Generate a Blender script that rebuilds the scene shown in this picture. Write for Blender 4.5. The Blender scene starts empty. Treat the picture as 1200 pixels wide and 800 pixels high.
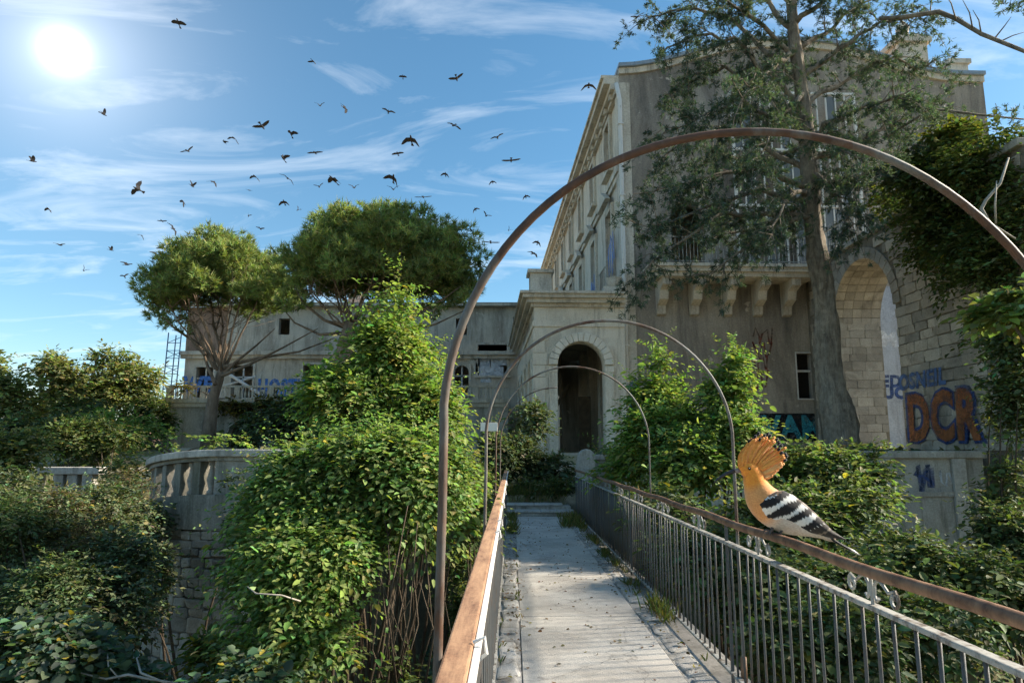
import bpy, bmesh, math, random
import numpy as np
from mathutils import Vector, Matrix, Euler

R = math.radians
random.seed(7)
rng = np.random.default_rng(11)
sc = bpy.context.scene
col = sc.collection

# ------------------------------------------------------------------ camera
FPX, CX, CY, EYE = 800.0, 600.0, 400.0, 1.66
PITCH = R(8.88)
cam_d = bpy.data.cameras.new('camera')
cam_d.sensor_width = 36.0
cam_d.lens = 24.0
cam_d.clip_end = 6000
cam_d.clip_start = 0.05
cam = bpy.data.objects.new('camera', cam_d)
col.objects.link(cam)
cam.location = (0, 0, EYE)
cam.rotation_euler = (R(90) + PITCH, 0, 0)
sc.camera = cam

# ------------------------------------------------------------------ light
SUN_AZ, SUN_EL = R(80), R(33)          # azimuth from +Y towards +X
SUN_VEC = Vector((math.sin(SUN_AZ) * math.cos(SUN_EL), math.cos(SUN_AZ) * math.cos(SUN_EL), math.sin(SUN_EL)))
sd = bpy.data.lights.new('sun', 'SUN')
sd.energy = 4.2
sd.angle = R(4.0)
sd.color = (1.0, 0.90, 0.76)
sun = bpy.data.objects.new('sun', sd)
col.objects.link(sun)
sun.rotation_euler = SUN_VEC.to_track_quat('Z', 'Y').to_euler()

world = bpy.data.worlds.new('World')
sc.world = world
world.use_nodes = True
wn, wl = world.node_tree.nodes, world.node_tree.links
wn.clear()


def wnode(t, **k):
    n = wn.new(t)
    for a, b in k.items():
        setattr(n, a, b)
    return n


def wmath(op, a, b=None, c=None):
    n = wn.new('ShaderNodeMath'); n.operation = op
    for i, x in enumerate((a, b, c)):
        if x is None: continue
        if hasattr(x, 'links'): wl.new(x, n.inputs[i])
        else: n.inputs[i].default_value = x
    return n.outputs[0]


w_out = wnode('ShaderNodeOutputWorld')
w_bg = wnode('ShaderNodeBackground')
w_bg.inputs['Strength'].default_value = 0.115
sky = wnode('ShaderNodeTexSky')
sky.sky_type = 'NISHITA'
sky.sun_disc = False
sky.sun_elevation = SUN_EL
sky.sun_rotation = SUN_AZ
sky.altitude = 300
sky.air_density = 1.0
sky.dust_density = 0.6
sky.ozone_density = 2.0
tc = wnode('ShaderNodeTexCoord')
sep = wnode('ShaderNodeSeparateXYZ')
wl.new(tc.outputs['Generated'], sep.inputs[0])
# thin cirrus: noise on a plane high above (direction / height)
den = wmath('ADD', wmath('MAXIMUM', sep.outputs[2], 0.0), 0.16)
cmb = wnode('ShaderNodeCombineXYZ')
wl.new(wmath('DIVIDE', sep.outputs[0], den), cmb.inputs[0])
wl.new(wmath('DIVIDE', sep.outputs[1], den), cmb.inputs[1])
mp = wnode('ShaderNodeMapping')
mp.inputs['Rotation'].default_value = (0, 0, R(-48))
mp.inputs['Scale'].default_value = (0.55, 1.5, 1)
wl.new(cmb.outputs[0], mp.inputs[0])
nz = wnode('ShaderNodeTexNoise')
nz.inputs['Scale'].default_value = 2.3
nz.inputs['Detail'].default_value = 9
nz.inputs['Roughness'].default_value = 0.60
nz.inputs['Distortion'].default_value = 1.6
wl.new(mp.outputs[0], nz.inputs['Vector'])
rp = wnode('ShaderNodeValToRGB')
rp.color_ramp.elements[0].position = 0.49
rp.color_ramp.elements[0].color = (0, 0, 0, 1)
rp.color_ramp.elements[1].position = 0.86
rp.color_ramp.elements[1].color = (1, 1, 1, 1)
wl.new(nz.outputs[0], rp.inputs[0])
cl_f = wmath('MULTIPLY', rp.outputs[0], 0.50)
hsv = wnode('ShaderNodeHueSaturation')
hsv.inputs['Hue'].default_value = 0.486
hsv.inputs['Saturation'].default_value = 1.22
hsv.inputs['Value'].default_value = 0.57
wl.new(sky.outputs[0], hsv.inputs['Color'])
mixc = wnode('ShaderNodeMix', data_type='RGBA')
mixc.inputs[7].default_value = (4.4, 4.6, 4.8, 1)
wl.new(cl_f, mixc.inputs[0])
wl.new(hsv.outputs[0], mixc.inputs[6])
# the white sun glow seen high on the left of the photograph, part of the sky
gd = wnode('ShaderNodeVectorMath', operation='DOT_PRODUCT')
gd.inputs[1].default_value = (-0.517, 0.727, 0.452)
nrm = wnode('ShaderNodeVectorMath', operation='NORMALIZE')
wl.new(tc.outputs['Generated'], nrm.inputs[0])
wl.new(nrm.outputs[0], gd.inputs[0])
ang = wmath('ARCCOSINE', wmath('MINIMUM', gd.outputs['Value'], 1.0))
core = wmath('POWER', 2.718, wmath('MULTIPLY', wmath('POWER', wmath('DIVIDE', ang, 0.019), 2.0), -1.0))
halo = wmath('POWER', 2.718, wmath('MULTIPLY', wmath('DIVIDE', ang, 0.07), -1.0))
wide = wmath('POWER', 2.718, wmath('MULTIPLY', wmath('DIVIDE', ang, 0.38), -1.0))
glow = wmath('ADD', wmath('ADD', wmath('MULTIPLY', core, 3.4), wmath('MULTIPLY', halo, 2.6)), wmath('MULTIPLY', wide, 0.2))
gl = wnode('ShaderNodeVectorMath', operation='SCALE')
gl.inputs[0].default_value = (1.0, 0.99, 0.97)
wl.new(glow, gl.inputs['Scale'])
addv = wnode('ShaderNodeVectorMath', operation='ADD')
wl.new(mixc.outputs[2], addv.inputs[0])
wl.new(gl.outputs[0], addv.inputs[1])
wl.new(addv.outputs[0], w_bg.inputs['Color'])
wl.new(w_bg.outputs[0], w_out.inputs[0])

sc.view_settings.view_transform = 'Standard'
sc.view_settings.look = 'None'
sc.view_settings.exposure = 1.55
sc.view_settings.gamma = 1.0
sc.view_settings.use_curve_mapping = False
sc.cycles.max_bounces = 5
sc.cycles.diffuse_bounces = 4
sc.cycles.glossy_bounces = 2
sc.cycles.transmission_bounces = 3
sc.cycles.transparent_max_bounces = 8
sc.cycles.use_denoising = True
sc.cycles.use_light_tree = False
sc.cycles.adaptive_threshold = 0.02

# ------------------------------------------------------------------ helpers
CP, SP = math.cos(PITCH), math.sin(PITCH)


def P(px, py, Y):
    """world point at depth Y on the sight line of a photograph pixel"""
    v = (CY - py) / FPX
    dy = CP - v * SP
    return Vector(((px - CX) / FPX / dy * Y, Y, EYE + (SP + v * CP) / dy * Y))


def S(px, Y):
    return px * Y / FPX


def tag(o, label=None, cat=None, group=None, kind=None):
    if label: o['label'] = label
    if cat: o['category'] = cat
    if group: o['group'] = group
    if kind: o['kind'] = kind
    return o


def empty(name, loc=(0, 0, 0), rz=0.0, **k):
    o = bpy.data.objects.new(name, None)
    o.empty_display_size = 0.2
    o.location = loc
    o.rotation_euler = (0, 0, rz)
    col.objects.link(o)
    return tag(o, **k)


def link(name, me, parent=None, mats=(), smooth=False, **k):
    o = bpy.data.objects.new(name, me)
    col.objects.link(o)
    if parent: o.parent = parent
    for m in mats: me.materials.append(m)
    if smooth:
        me.polygons.foreach_set('use_smooth', np.ones(len(me.polygons), bool))
    return tag(o, **k)


def inst(name, me, parent=None, loc=(0, 0, 0), rot=(0, 0, 0), scale=(1, 1, 1), **k):
    o = bpy.data.objects.new(name, me)
    o.location, o.rotation_euler, o.scale = loc, rot, scale
    col.objects.link(o)
    if parent: o.parent = parent
    return tag(o, **k)


class MB:
    def __init__(s): s.v, s.f, s.m = [], [], []

    def add(s, vs, fs, mi=0):
        b = len(s.v)
        s.v += [tuple(x) for x in vs]
        s.f += [tuple(i + b for i in f) for f in fs]
        s.m += [mi] * len(fs)
        return s

    def box(s, x0, x1, y0, y1, z0, z1, mi=0):
        vs = [(x, y, z) for z in (z0, z1) for y in (y0, y1) for x in (x0, x1)]
        return s.add(vs, [(0, 2, 3, 1), (4, 5, 7, 6), (0, 1, 5, 4), (1, 3, 7, 5), (3, 2, 6, 7), (2, 0, 4, 6)], mi)

    def tube(s, pts, rad, n=8, mi=0, cap=True, squash=1.0):
        pts = [Vector(p) for p in pts]
        if not hasattr(rad, '__len__'): rad = [rad] * len(pts)
        b = len(s.v)
        up = Vector((0.013, 0.021, 1))
        prev = None
        for i, p in enumerate(pts):
            t = (pts[min(i + 1, len(pts) - 1)] - pts[max(i - 1, 0)])
            t = t.normalized() if t.length > 1e-9 else Vector((0, 0, 1))
            if prev is None:
                a = t.cross(up) if abs(t.dot(up)) < 0.95 else t.cross(Vector((1, 0.1, 0)))
            else:
                a = prev - t * prev.dot(t)
            a.normalize(); prev = a
            c = t.cross(a)
            for k in range(n):
                th = 2 * math.pi * k / n
                s.v.append(tuple(p + a * (rad[i] * math.cos(th)) + c * (rad[i] * squash * math.sin(th))))
        for i in range(len(pts) - 1):
            for k in range(n):
                k2 = (k + 1) % n
                s.f.append((b + i * n + k, b + i * n + k2, b + (i + 1) * n + k2, b + (i + 1) * n + k)); s.m.append(mi)
        if cap:
            s.f.append(tuple(b + k for k in range(n))[::-1]); s.m.append(mi)
            e = b + (len(pts) - 1) * n
            s.f.append(tuple(e + k for k in range(n))); s.m.append(mi)
        return s

    def lathe(s, prof, n=12, mi=0, c=(0, 0, 0)):
        b = len(s.v)
        for r, z in prof:
            for k in range(n):
                th = 2 * math.pi * k / n
                s.v.append((c[0] + r * math.cos(th), c[1] + r * math.sin(th), c[2] + z))
        for i in range(len(prof) - 1):
            for k in range(n):
                k2 = (k + 1) % n
                s.f.append((b + i * n + k, b + i * n + k2, b + (i + 1) * n + k2, b + (i + 1) * n + k)); s.m.append(mi)
        s.f.append(tuple(b + k for k in range(n))[::-1]); s.m.append(mi)
        e = b + (len(prof) - 1) * n
        s.f.append(tuple(e + k for k in range(n))); s.m.append(mi)
        return s

    def prism(s, poly, axis, a, b_, mi=0):
        """extrude a 2D outline: axis 'y' -> (x,z) outline between y=a..b; 'x' -> (y,z); 'z' -> (x,y)"""
        def mk(p, t):
            return {'y': (p[0], t, p[1]), 'x': (t, p[0], p[1]), 'z': (p[0], p[1], t)}[axis]
        n = len(poly)
        vs = [mk(p, a) for p in poly] + [mk(p, b_) for p in poly]
        fs = [tuple(range(n)), tuple(range(2 * n - 1, n - 1, -1))]
        fs += [(i, n + i, n + (i + 1) % n, (i + 1) % n) for i in range(n)]
        return s.add(vs, fs, mi)

    def mesh(s, name):
        me = bpy.data.meshes.new(name)
        me.from_pydata(s.v, [], s.f)
        if any(s.m): me.polygons.foreach_set('material_index', s.m)
        bm = bmesh.new(); bm.from_mesh(me)
        bmesh.ops.recalc_face_normals(bm, faces=bm.faces)
        bm.to_mesh(me); bm.free()
        me.update()
        return me

    def build(s, name, mat, parent=None, smooth=False, bevel=0, **k):
        mats = mat if isinstance(mat, (list, tuple)) else [mat]
        o = link(name, s.mesh(name), parent, mats, smooth, **k)
        if bevel:
            m = o.modifiers.new('bevel', 'BEVEL'); m.width = bevel; m.segments = 2; m.limit_method = 'ANGLE'
        return o


# ------------------------------------------------------------------ materials
def newmat(name):
    m = bpy.data.materials.new(name); m.use_nodes = True
    nt = m.node_tree
    return m, nt, nt.nodes['Principled BSDF'], nt.nodes, nt.links


def ramp(N, L, src, stops, interp='LINEAR'):
    r = N.new('ShaderNodeValToRGB'); r.color_ramp.interpolation = interp
    el = r.color_ramp.elements
    while len(el) < len(stops): el.new(0.5)
    for e, (p, c) in zip(el, stops):
        e.position = p; e.color = (*c, 1) if len(c) == 3 else c
    L.new(src, r.inputs[0])
    return r.outputs[0]


def noise(N, L, vec, scale, detail=6, rough=0.6, dist=0.0, vscale=None):
    if vscale:
        mpn = N.new('ShaderNodeMapping'); mpn.inputs['Scale'].default_value = vscale
        L.new(vec, mpn.inputs[0]); vec = mpn.outputs[0]
    n = N.new('ShaderNodeTexNoise')
    n.inputs['Scale'].default_value = scale; n.inputs['Detail'].default_value = detail
    n.inputs['Roughness'].default_value = rough; n.inputs['Distortion'].default_value = dist
    L.new(vec, n.inputs['Vector'])
    return n.outputs[0]


def mix(N, L, fac, a, b, mode='MIX'):
    n = N.new('ShaderNodeMix'); n.data_type = 'RGBA'; n.blend_type = mode
    for i, x in ((0, fac), (6, a), (7, b)):
        if hasattr(x, 'links'): L.new(x, n.inputs[i])
        elif i == 0: n.inputs[0].default_value = x
        else: n.inputs[i].default_value = (*x, 1)
    return n.outputs[2]


def bump(N, L, bsdf, src, strength=0.3, dist=0.02):
    b = N.new('ShaderNodeBump'); b.inputs['Strength'].default_value = strength; b.inputs['Distance'].default_value = dist
    L.new(src, b.inputs['Height']); L.new(b.outputs[0], bsdf.inputs['Normal'])


def weathered(name, c1, c2, stain, scale=1.0, rough=0.9, stain_amt=(0.48, 0.72), streak=True, bumps=0.35, objvar=0.0, fine=18, world_co=False):
    m, nt, B, N, L = newmat(name)
    if world_co:
        vec = N.new('ShaderNodeNewGeometry').outputs['Position']
    else:
        vec = N.new('ShaderNodeTexCoord').outputs['Object']
    n1 = noise(N, L, vec, 0.9 * scale, 8, 0.65)
    c = mix(N, L, ramp(N, L, n1, [(0.35, (0, 0, 0)), (0.65, (1, 1, 1))]), c1, c2)
    n2 = noise(N, L, vec, 0.8 * scale, 9, 0.7, 0.6, (1, 1, 0.22) if streak else None)
    s = ramp(N, L, n2, [(stain_amt[0], (0, 0, 0)), (stain_amt[1], (1, 1, 1))])
    c = mix(N, L, s, c, stain)
    if streak:
        n4 = noise(N, L, vec, 3.4 * scale, 7, 0.75, 0.3, (1, 1, 0.10))
        drip = ramp(N, L, n4, [(0.52, (0, 0, 0)), (0.70, (0.75, 0.75, 0.75))])
        c = mix(N, L, drip, c, tuple(x * 0.9 for x in stain))
        n5 = noise(N, L, vec, 1.9 * scale, 10, 0.72, 0.2)
        flake = ramp(N, L, n5, [(0.615, (0, 0, 0)), (0.63, (0.8, 0.8, 0.8))])
        c = mix(N, L, flake, c, tuple(min(0.75, 0.55 * a_ + 0.55 * b_ + 0.04) for a_, b_ in zip(c2, c1)))
        n6 = noise(N, L, vec, 2.6 * scale, 10, 0.75, 0.4)
        lost = ramp(N, L, n6, [(0.66, (0, 0, 0)), (0.675, (0.85, 0.85, 0.85))])
        c = mix(N, L, lost, c, tuple(0.45 * a_ + 0.3 * b_ for a_, b_ in zip(c1, stain)))
    n3 = noise(N, L, vec, fine * scale, 4, 0.6)
    c = mix(N, L, 0.35, c, ramp(N, L, n3, [(0.3, (0.25, 0.25, 0.25)), (0.7, (0.8, 0.8, 0.8))]), 'OVERLAY')
    if objvar:
        oi = N.new('ShaderNodeObjectInfo').outputs['Random']
        c = mix(N, L, 1.0, c, ramp(N, L, oi, [(0, (1 - objvar,) * 3), (1, (1 + objvar * 0.6,) * 3)]), 'MULTIPLY')
    L.new(c, B.inputs['Base Color'])
    B.inputs['Roughness'].default_value = rough
    B.inputs['Specular IOR Level'].default_value = 0.2
    if bumps:
        bump(N, L, B, mix(N, L, 0.5, n1, n3), bumps, 0.03)
    return m


def metal_paint(name, paint, rust, dark, amount=(0.45, 0.6), scale=9.0, rough=0.6, vs=(1, 1, 0.45)):
    m, nt, B, N, L = newmat(name)
    vec = N.new('ShaderNodeNewGeometry').outputs['Position']
    n1 = noise(N, L, vec, scale, 8, 0.7, 0.3, vs)
    n2 = noise(N, L, vec, scale * 4.3, 5, 0.6)
    rc = mix(N, L, ramp(N, L, n2, [(0.35, (0, 0, 0)), (0.65, (1, 1, 1))]), rust, dark)
    f = ramp(N, L, n1, [(amount[0], (0, 0, 0)), (amount[1], (1, 1, 1))])
    L.new(mix(N, L, f, paint, rc), B.inputs['Base Color'])
    B.inputs['Roughness'].default_value = rough
    B.inputs['Specular IOR Level'].default_value = 0.35
    bump(N, L, B, n2, 0.35, 0.004)
    return m


def flat(name, c, rough=0.8, spec=0.2, var=0.25, scale=14):
    m, nt, B, N, L = newmat(name)
    vec = N.new('ShaderNodeNewGeometry').outputs['Position']
    n = noise(N, L, vec, scale, 6, 0.7)
    a = tuple(x * (1 - var) for x in c); b = tuple(min(1, x * (1 + var)) for x in c)
    L.new(mix(N, L, ramp(N, L, n, [(0.3, (0, 0, 0)), (0.7, (1, 1, 1))]), a, b), B.inputs['Base Color'])
    B.inputs['Roughness'].default_value = rough
    B.inputs['Specular IOR Level'].default_value = spec
    return m


def leafmat(name, trans=0.35, rough=0.5, tr_gain=(1.5, 1.7, 0.8)):
    m, nt, B, N, L = newmat(name)
    a = N.new('ShaderNodeAttribute'); a.attribute_name = 'tint'
    L.new(a.outputs['Color'], B.inputs['Base Color'])
    B.inputs['Roughness'].default_value = rough
    B.inputs['Specular IOR Level'].default_value = 0.20
    t = N.new('ShaderNodeBsdfTranslucent')
    L.new(mix(N, L, 1.0, a.outputs['Color'], tr_gain, 'MULTIPLY'), t.inputs['Color'])
    ms = N.new('ShaderNodeMixShader'); ms.inputs[0].default_value = trans
    L.new(B.outputs[0], ms.inputs[1]); L.new(t.outputs[0], ms.inputs[2])
    L.new(ms.outputs[0], N['Material Output'].inputs[0])
    return m


M = {}
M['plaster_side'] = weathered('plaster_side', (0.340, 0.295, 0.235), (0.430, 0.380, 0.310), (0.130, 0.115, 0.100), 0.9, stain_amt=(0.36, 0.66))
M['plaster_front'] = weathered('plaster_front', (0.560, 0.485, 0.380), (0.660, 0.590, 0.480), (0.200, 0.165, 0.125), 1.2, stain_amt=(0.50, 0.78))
M['stone_trim'] = weathered('stone_trim', (0.500, 0.440, 0.350), (0.620, 0.560, 0.460), (0.160, 0.135, 0.105), 1.0, stain_amt=(0.52, 0.75))
M['portico'] = weathered('portico', (0.620, 0.545, 0.430), (0.720, 0.650, 0.530), (0.300, 0.250, 0.190), 1.1, stain_amt=(0.52, 0.78))
M['portico_pale'] = weathered('portico_pale', (0.680, 0.600, 0.480), (0.760, 0.700, 0.590), (0.380, 0.320, 0.250), 1.3, stain_amt=(0.55, 0.8))
M['wing'] = weathered('wing', (0.500, 0.440, 0.350), (0.620, 0.560, 0.460), (0.200, 0.170, 0.135), 1.3, stain_amt=(0.46, 0.72))
M['brick_old'] = weathered('brick_old', (0.30, 0.19, 0.13), (0.36, 0.25, 0.18), (0.15, 0.10, 0.08), 1.2)
M['terrace_grey'] = weathered('terrace_grey', (0.380, 0.355, 0.310), (0.500, 0.470, 0.410), (0.150, 0.140, 0.105), 0.9)
M['concrete_dark'] = weathered('concrete_dark', (0.340, 0.315, 0.270), (0.450, 0.420, 0.360), (0.130, 0.125, 0.090), 1.4, stain_amt=(0.46, 0.7))
M['stone_wall'] = weathered('stone_wall', (0.360, 0.310, 0.240), (0.460, 0.400, 0.320), (0.160, 0.135, 0.105), 1.3, streak=False, objvar=0.35, bumps=0.6, world_co=True)
M['stone_pale'] = weathered('stone_pale', (0.300, 0.265, 0.215), (0.380, 0.340, 0.280), (0.160, 0.138, 0.110), 1.5, streak=False, objvar=0.25, bumps=0.5, world_co=True)
M['stone_grey'] = weathered('stone_grey', (0.340, 0.310, 0.260), (0.460, 0.420, 0.350), (0.150, 0.140, 0.110), 2.2, streak=False, objvar=0.4, bumps=0.6, world_co=True)
M['mortar'] = weathered('mortar', (0.160, 0.135, 0.100), (0.220, 0.190, 0.145), (0.080, 0.070, 0.050), 2.0, streak=False)
M['walkway'] = weathered('walkway', (0.470, 0.430, 0.370), (0.560, 0.525, 0.460), (0.340, 0.310, 0.265), 1.6, streak=False, stain_amt=(0.45, 0.68), fine=55, bumps=0.45, world_co=True)
nt_ = M['walkway'].node_tree; N_, L_ = nt_.nodes, nt_.links
ve_ = N_.new('ShaderNodeNewGeometry').outputs['Position']
dn = N_.new('ShaderNodeTexNoise'); dn.inputs['Scale'].default_value = 2.2; dn.inputs['Detail'].default_value = 6; L_.new(ve_, dn.inputs['Vector'])
va = N_.new('ShaderNodeVectorMath'); va.operation = 'MULTIPLY_ADD'; L_.new(dn.outputs[1], va.inputs[0]); va.inputs[1].default_value = (0.9, 0.9, 0.9); L_.new(ve_, va.inputs[2])
vo = N_.new('ShaderNodeTexVoronoi'); vo.feature = 'DISTANCE_TO_EDGE'; vo.inputs['Scale'].default_value = 0.55; L_.new(va.outputs[0], vo.inputs['Vector'])
src = N_['Principled BSDF'].inputs['Base Color'].links[0].from_socket
big = noise(N_, L_, ve_, 1.1, 9, 0.75, 0.8)
src = mix(N_, L_, ramp(N_, L_, big, [(0.52, (0, 0, 0)), (0.80, (0.6, 0.6, 0.6))]), src, (0.20, 0.185, 0.155))
L_.new(mix(N_, L_, ramp(N_, L_, vo.outputs['Distance'], [(0.0, (0.55, 0.55, 0.55)), (0.006, (0, 0, 0))]), src, (0.15, 0.135, 0.115)), N_['Principled BSDF'].inputs['Base Color'])
M['kerb'] = weathered('kerb', (0.36, 0.34, 0.30), (0.50, 0.475, 0.43), (0.17, 0.15, 0.12), 5.0, streak=False, objvar=0.25, bumps=0.6, stain_amt=(0.5, 0.66), world_co=True)
M['slab'] = weathered('slab', (0.20, 0.19, 0.17), (0.28, 0.26, 0.23), (0.09, 0.08, 0.06), 2.0)
M['soil'] = weathered('soil', (0.055, 0.045, 0.028), (0.085, 0.07, 0.04), (0.03, 0.035, 0.015), 0.7, streak=False, bumps=0.8)
m, nt, B, N, L = newmat('garden_ground')
ve = N.new('ShaderNodeNewGeometry').outputs['Position']
n1 = noise(N, L, ve, 0.7, 8, 0.65); n2 = noise(N, L, ve, 9.0, 5, 0.6)
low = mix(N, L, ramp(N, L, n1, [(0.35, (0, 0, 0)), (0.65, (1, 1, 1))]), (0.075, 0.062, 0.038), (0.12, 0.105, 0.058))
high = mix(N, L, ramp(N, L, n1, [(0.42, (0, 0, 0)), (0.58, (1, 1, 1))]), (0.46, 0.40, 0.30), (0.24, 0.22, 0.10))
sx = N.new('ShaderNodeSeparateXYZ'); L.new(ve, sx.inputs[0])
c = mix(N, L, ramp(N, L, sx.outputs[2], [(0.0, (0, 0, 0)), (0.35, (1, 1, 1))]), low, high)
c = mix(N, L, 0.4, c, ramp(N, L, n2, [(0.3, (0.25, 0.25, 0.25)), (0.7, (0.78, 0.78, 0.78))]), 'OVERLAY')
L.new(c, B.inputs['Base Color']); B.inputs['Roughness'].default_value = 0.95; B.inputs['Specular IOR Level'].default_value = 0.1
bump(N, L, B, n2, 0.6, 0.05)
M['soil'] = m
M['tread'] = weathered('tread', (0.34, 0.32, 0.28), (0.44, 0.42, 0.38), (0.16, 0.14, 0.11), 3.0, streak=False)
M['rust'] = metal_paint('rust', (0.24, 0.135, 0.075), (0.15, 0.072, 0.036), (0.075, 0.036, 0.02), (0.40, 0.60))
M['hoop'] = metal_paint('hoop', (0.17, 0.17, 0.15), (0.13, 0.064, 0.034), (0.06, 0.034, 0.022), (0.42, 0.56), 2.3)
M['rail_paint'] = metal_paint('rail_paint', (0.36, 0.35, 0.31), (0.14, 0.10, 0.07), (0.08, 0.065, 0.05), (0.48, 0.62), 14)
M['dark_iron'] = metal_paint('dark_iron', (0.035, 0.035, 0.034), (0.06, 0.045, 0.035), (0.03, 0.026, 0.022), (0.5, 0.65), 10)
M['bar_paint'] = metal_paint('bar_paint', (0.085, 0.088, 0.085), (0.14, 0.10, 0.07), (0.07, 0.055, 0.045), (0.52, 0.66), 10)
M['cap_wood'] = metal_paint('cap_wood', (0.42, 0.25, 0.14), (0.24, 0.125, 0.07), (0.12, 0.062, 0.038), (0.36, 0.62), 16.0, 0.85, (1, 0.12, 1))
M['white_paint'] = metal_paint('white_paint', (0.68, 0.66, 0.61), (0.30, 0.22, 0.15), (0.16, 0.13, 0.10), (0.60, 0.72), 11)
M['zinc'] = flat('zinc', (0.22, 0.27, 0.32), 0.45, 0.5)
M['dark_opening'] = flat('dark_opening', (0.018, 0.016, 0.014), 0.95, 0.05)
M['interior'] = weathered('interior', (0.460, 0.380, 0.280), (0.560, 0.470, 0.360), (0.200, 0.160, 0.120), 1.0)
M['wood_old'] = flat('wood_old', (0.17, 0.125, 0.085), 0.85, 0.15, 0.35, 6)
M['white_wood'] = flat('white_wood', (0.55, 0.53, 0.49), 0.8, 0.2, 0.2, 8)
M['blue_grey'] = weathered('blue_grey', (0.30, 0.34, 0.40), (0.37, 0.41, 0.47), (0.22, 0.23, 0.25), 1.2)
M['roof_tile'] = weathered('roof_tile', (0.36, 0.21, 0.14), (0.46, 0.29, 0.20), (0.18, 0.12, 0.09), 2.0, streak=False, objvar=0.3)
M['salmon'] = weathered('salmon', (0.50, 0.32, 0.24), (0.56, 0.38, 0.29), (0.38, 0.25, 0.19), 1.0)
M['blue_iron'] = flat('blue_iron', (0.09, 0.16, 0.30), 0.6, 0.3)
M['g_blue'] = flat('graffiti_blue', (0.09, 0.24, 0.62), 0.6, 0.3, 0.2, 5)
M['g_navy'] = flat('graffiti_navy', (0.035, 0.07, 0.20), 0.6, 0.3, 0.3, 5)
M['g_faded'] = flat('graffiti_faded_blue', (0.09, 0.15, 0.30), 0.7, 0.2, 0.35, 3)
M['g_white'] = flat('graffiti_white', (0.66, 0.69, 0.73), 0.6, 0.3, 0.1, 4)
M['g_orange'] = flat('graffiti_orange', (0.36, 0.13, 0.05), 0.65, 0.25, 0.3, 4)
M['g_teal'] = flat('graffiti_teal', (0.05, 0.30, 0.36), 0.6, 0.3, 0.25, 4)
M['g_black'] = flat('graffiti_black', (0.02, 0.02, 0.023), 0.7, 0.2)
M['g_red'] = flat('graffiti_red', (0.16, 0.045, 0.03), 0.75, 0.2, 0.35, 3)
for k_ in [k for k in M if k.startswith('g_')]:
    nt_ = M[k_].node_tree; N_, L_ = nt_.nodes, nt_.links
    ve_ = N_.new('ShaderNodeNewGeometry').outputs['Position']
    f_ = ramp(N_, L_, noise(N_, L_, ve_, 2.3, 10, 0.78, 0.5), [(0.40, (0.95, 0.95, 0.95)), (0.66, (0.08, 0.08, 0.08))])
    tr_ = N_.new('ShaderNodeBsdfTransparent'); ms_ = N_.new('ShaderNodeMixShader')
    L_.new(f_, ms_.inputs[0]); L_.new(tr_.outputs[0], ms_.inputs[1]); L_.new(N_['Principled BSDF'].outputs[0], ms_.inputs[2])
    L_.new(ms_.outputs[0], N_['Material Output'].inputs[0])
M['bark_pine'] = weathered('bark_pine', (0.200, 0.145, 0.100), (0.280, 0.210, 0.150), (0.085, 0.062, 0.045), 5.0, bumps=0.9)
M['bark_grey'] = weathered('bark_grey', (0.190, 0.155, 0.115), (0.330, 0.280, 0.210), (0.055, 0.046, 0.036), 6.0, bumps=1.0)
M['twig'] = flat('twig', (0.085, 0.065, 0.045), 0.9, 0.1, 0.4)
M['dead_wood'] = flat('dead_wood', (0.34, 0.31, 0.26), 0.85, 0.15, 0.3)
M['leaf'] = leafmat('leaf', 0.38, 0.6)
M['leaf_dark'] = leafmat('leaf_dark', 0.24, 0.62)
M['needle'] = leafmat('needle', 0.30, 0.6, (1.5, 1.6, 0.7))
M['bird'] = flat('bird_dark', (0.022, 0.021, 0.022), 0.8, 0.15, 0.3)

# ------------------------------------------------------------------ ground


def sstep(a, b, x):
    t = np.clip((x - a) / (b - a), 0, 1)
    return t * t * (3 - 2 * t)


BAST = (-4.75, 15.4, 2.9)      # bastion centre and radius


def ground_h(x, y):
    x = np.asarray(x, float); y = np.asarray(y, float)
    wob = 0.25 * np.sin(x * 0.9 + 1.3) * np.cos(y * 0.7) + 0.18 * np.sin(x * 2.1 - y * 1.7)
    rav = -3.1 + wob + 0.02 * np.abs(x - 0.7)
    rav = rav + 3.0 * sstep(-1.0, -6.0, y)
    yb = np.where(x < -8.0, 20.0, np.where(x > 2.3, 16.6, 17.9))
    up = 0.35 + 1.15 * sstep(17.5, 25.0, y) + np.where(x > 2.3, 1.0 - sstep(17.5, 25.0, y) * 1.0, 0) + 0.06 * wob
    up = np.where(x < -3.0, up + 0.15, up)
    s = sstep(0, 0.5, y - yb)
    d = np.hypot(x - BAST[0], y - BAST[1])
    sb = sstep(-0.25, -0.75, d - BAST[2]) * (y <= 20)
    s = np.maximum(s, sb)
    z = rav * (1 - s) + up * s
    return z - 9.0 * sstep(70, 900, np.hypot(x, y)) * 0.35


def axis_coords(lo, hi, step):
    a = list(np.arange(lo, hi + 1e-6, step))
    d, q = step, hi
    while q < 2600: d *= 1.35; q += d; a.append(q)
    d, q = step, lo
    while q > -2600: d *= 1.35; q -= d; a.insert(0, q)
    return np.array(a)


gx, gy = axis_coords(-24, 22, 0.5), axis_coords(-8, 44, 0.5)
GX, GY = np.meshgrid(gx, gy)
GZ = ground_h(GX, GY)
nx, ny = len(gx), len(gy)
gv = np.stack([GX, GY, GZ], -1).reshape(-1, 3)
ii = (np.arange(ny - 1)[:, None] * nx + np.arange(nx - 1)[None]).ravel()
gf = np.stack([ii, ii + 1, ii + nx + 1, ii + nx], -1)
gme = bpy.data.meshes.new('ground')
gme.from_pydata(gv.tolist(), [], gf.tolist())
link('ground', gme, None, [M['soil']], True, kind='structure')

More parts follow.
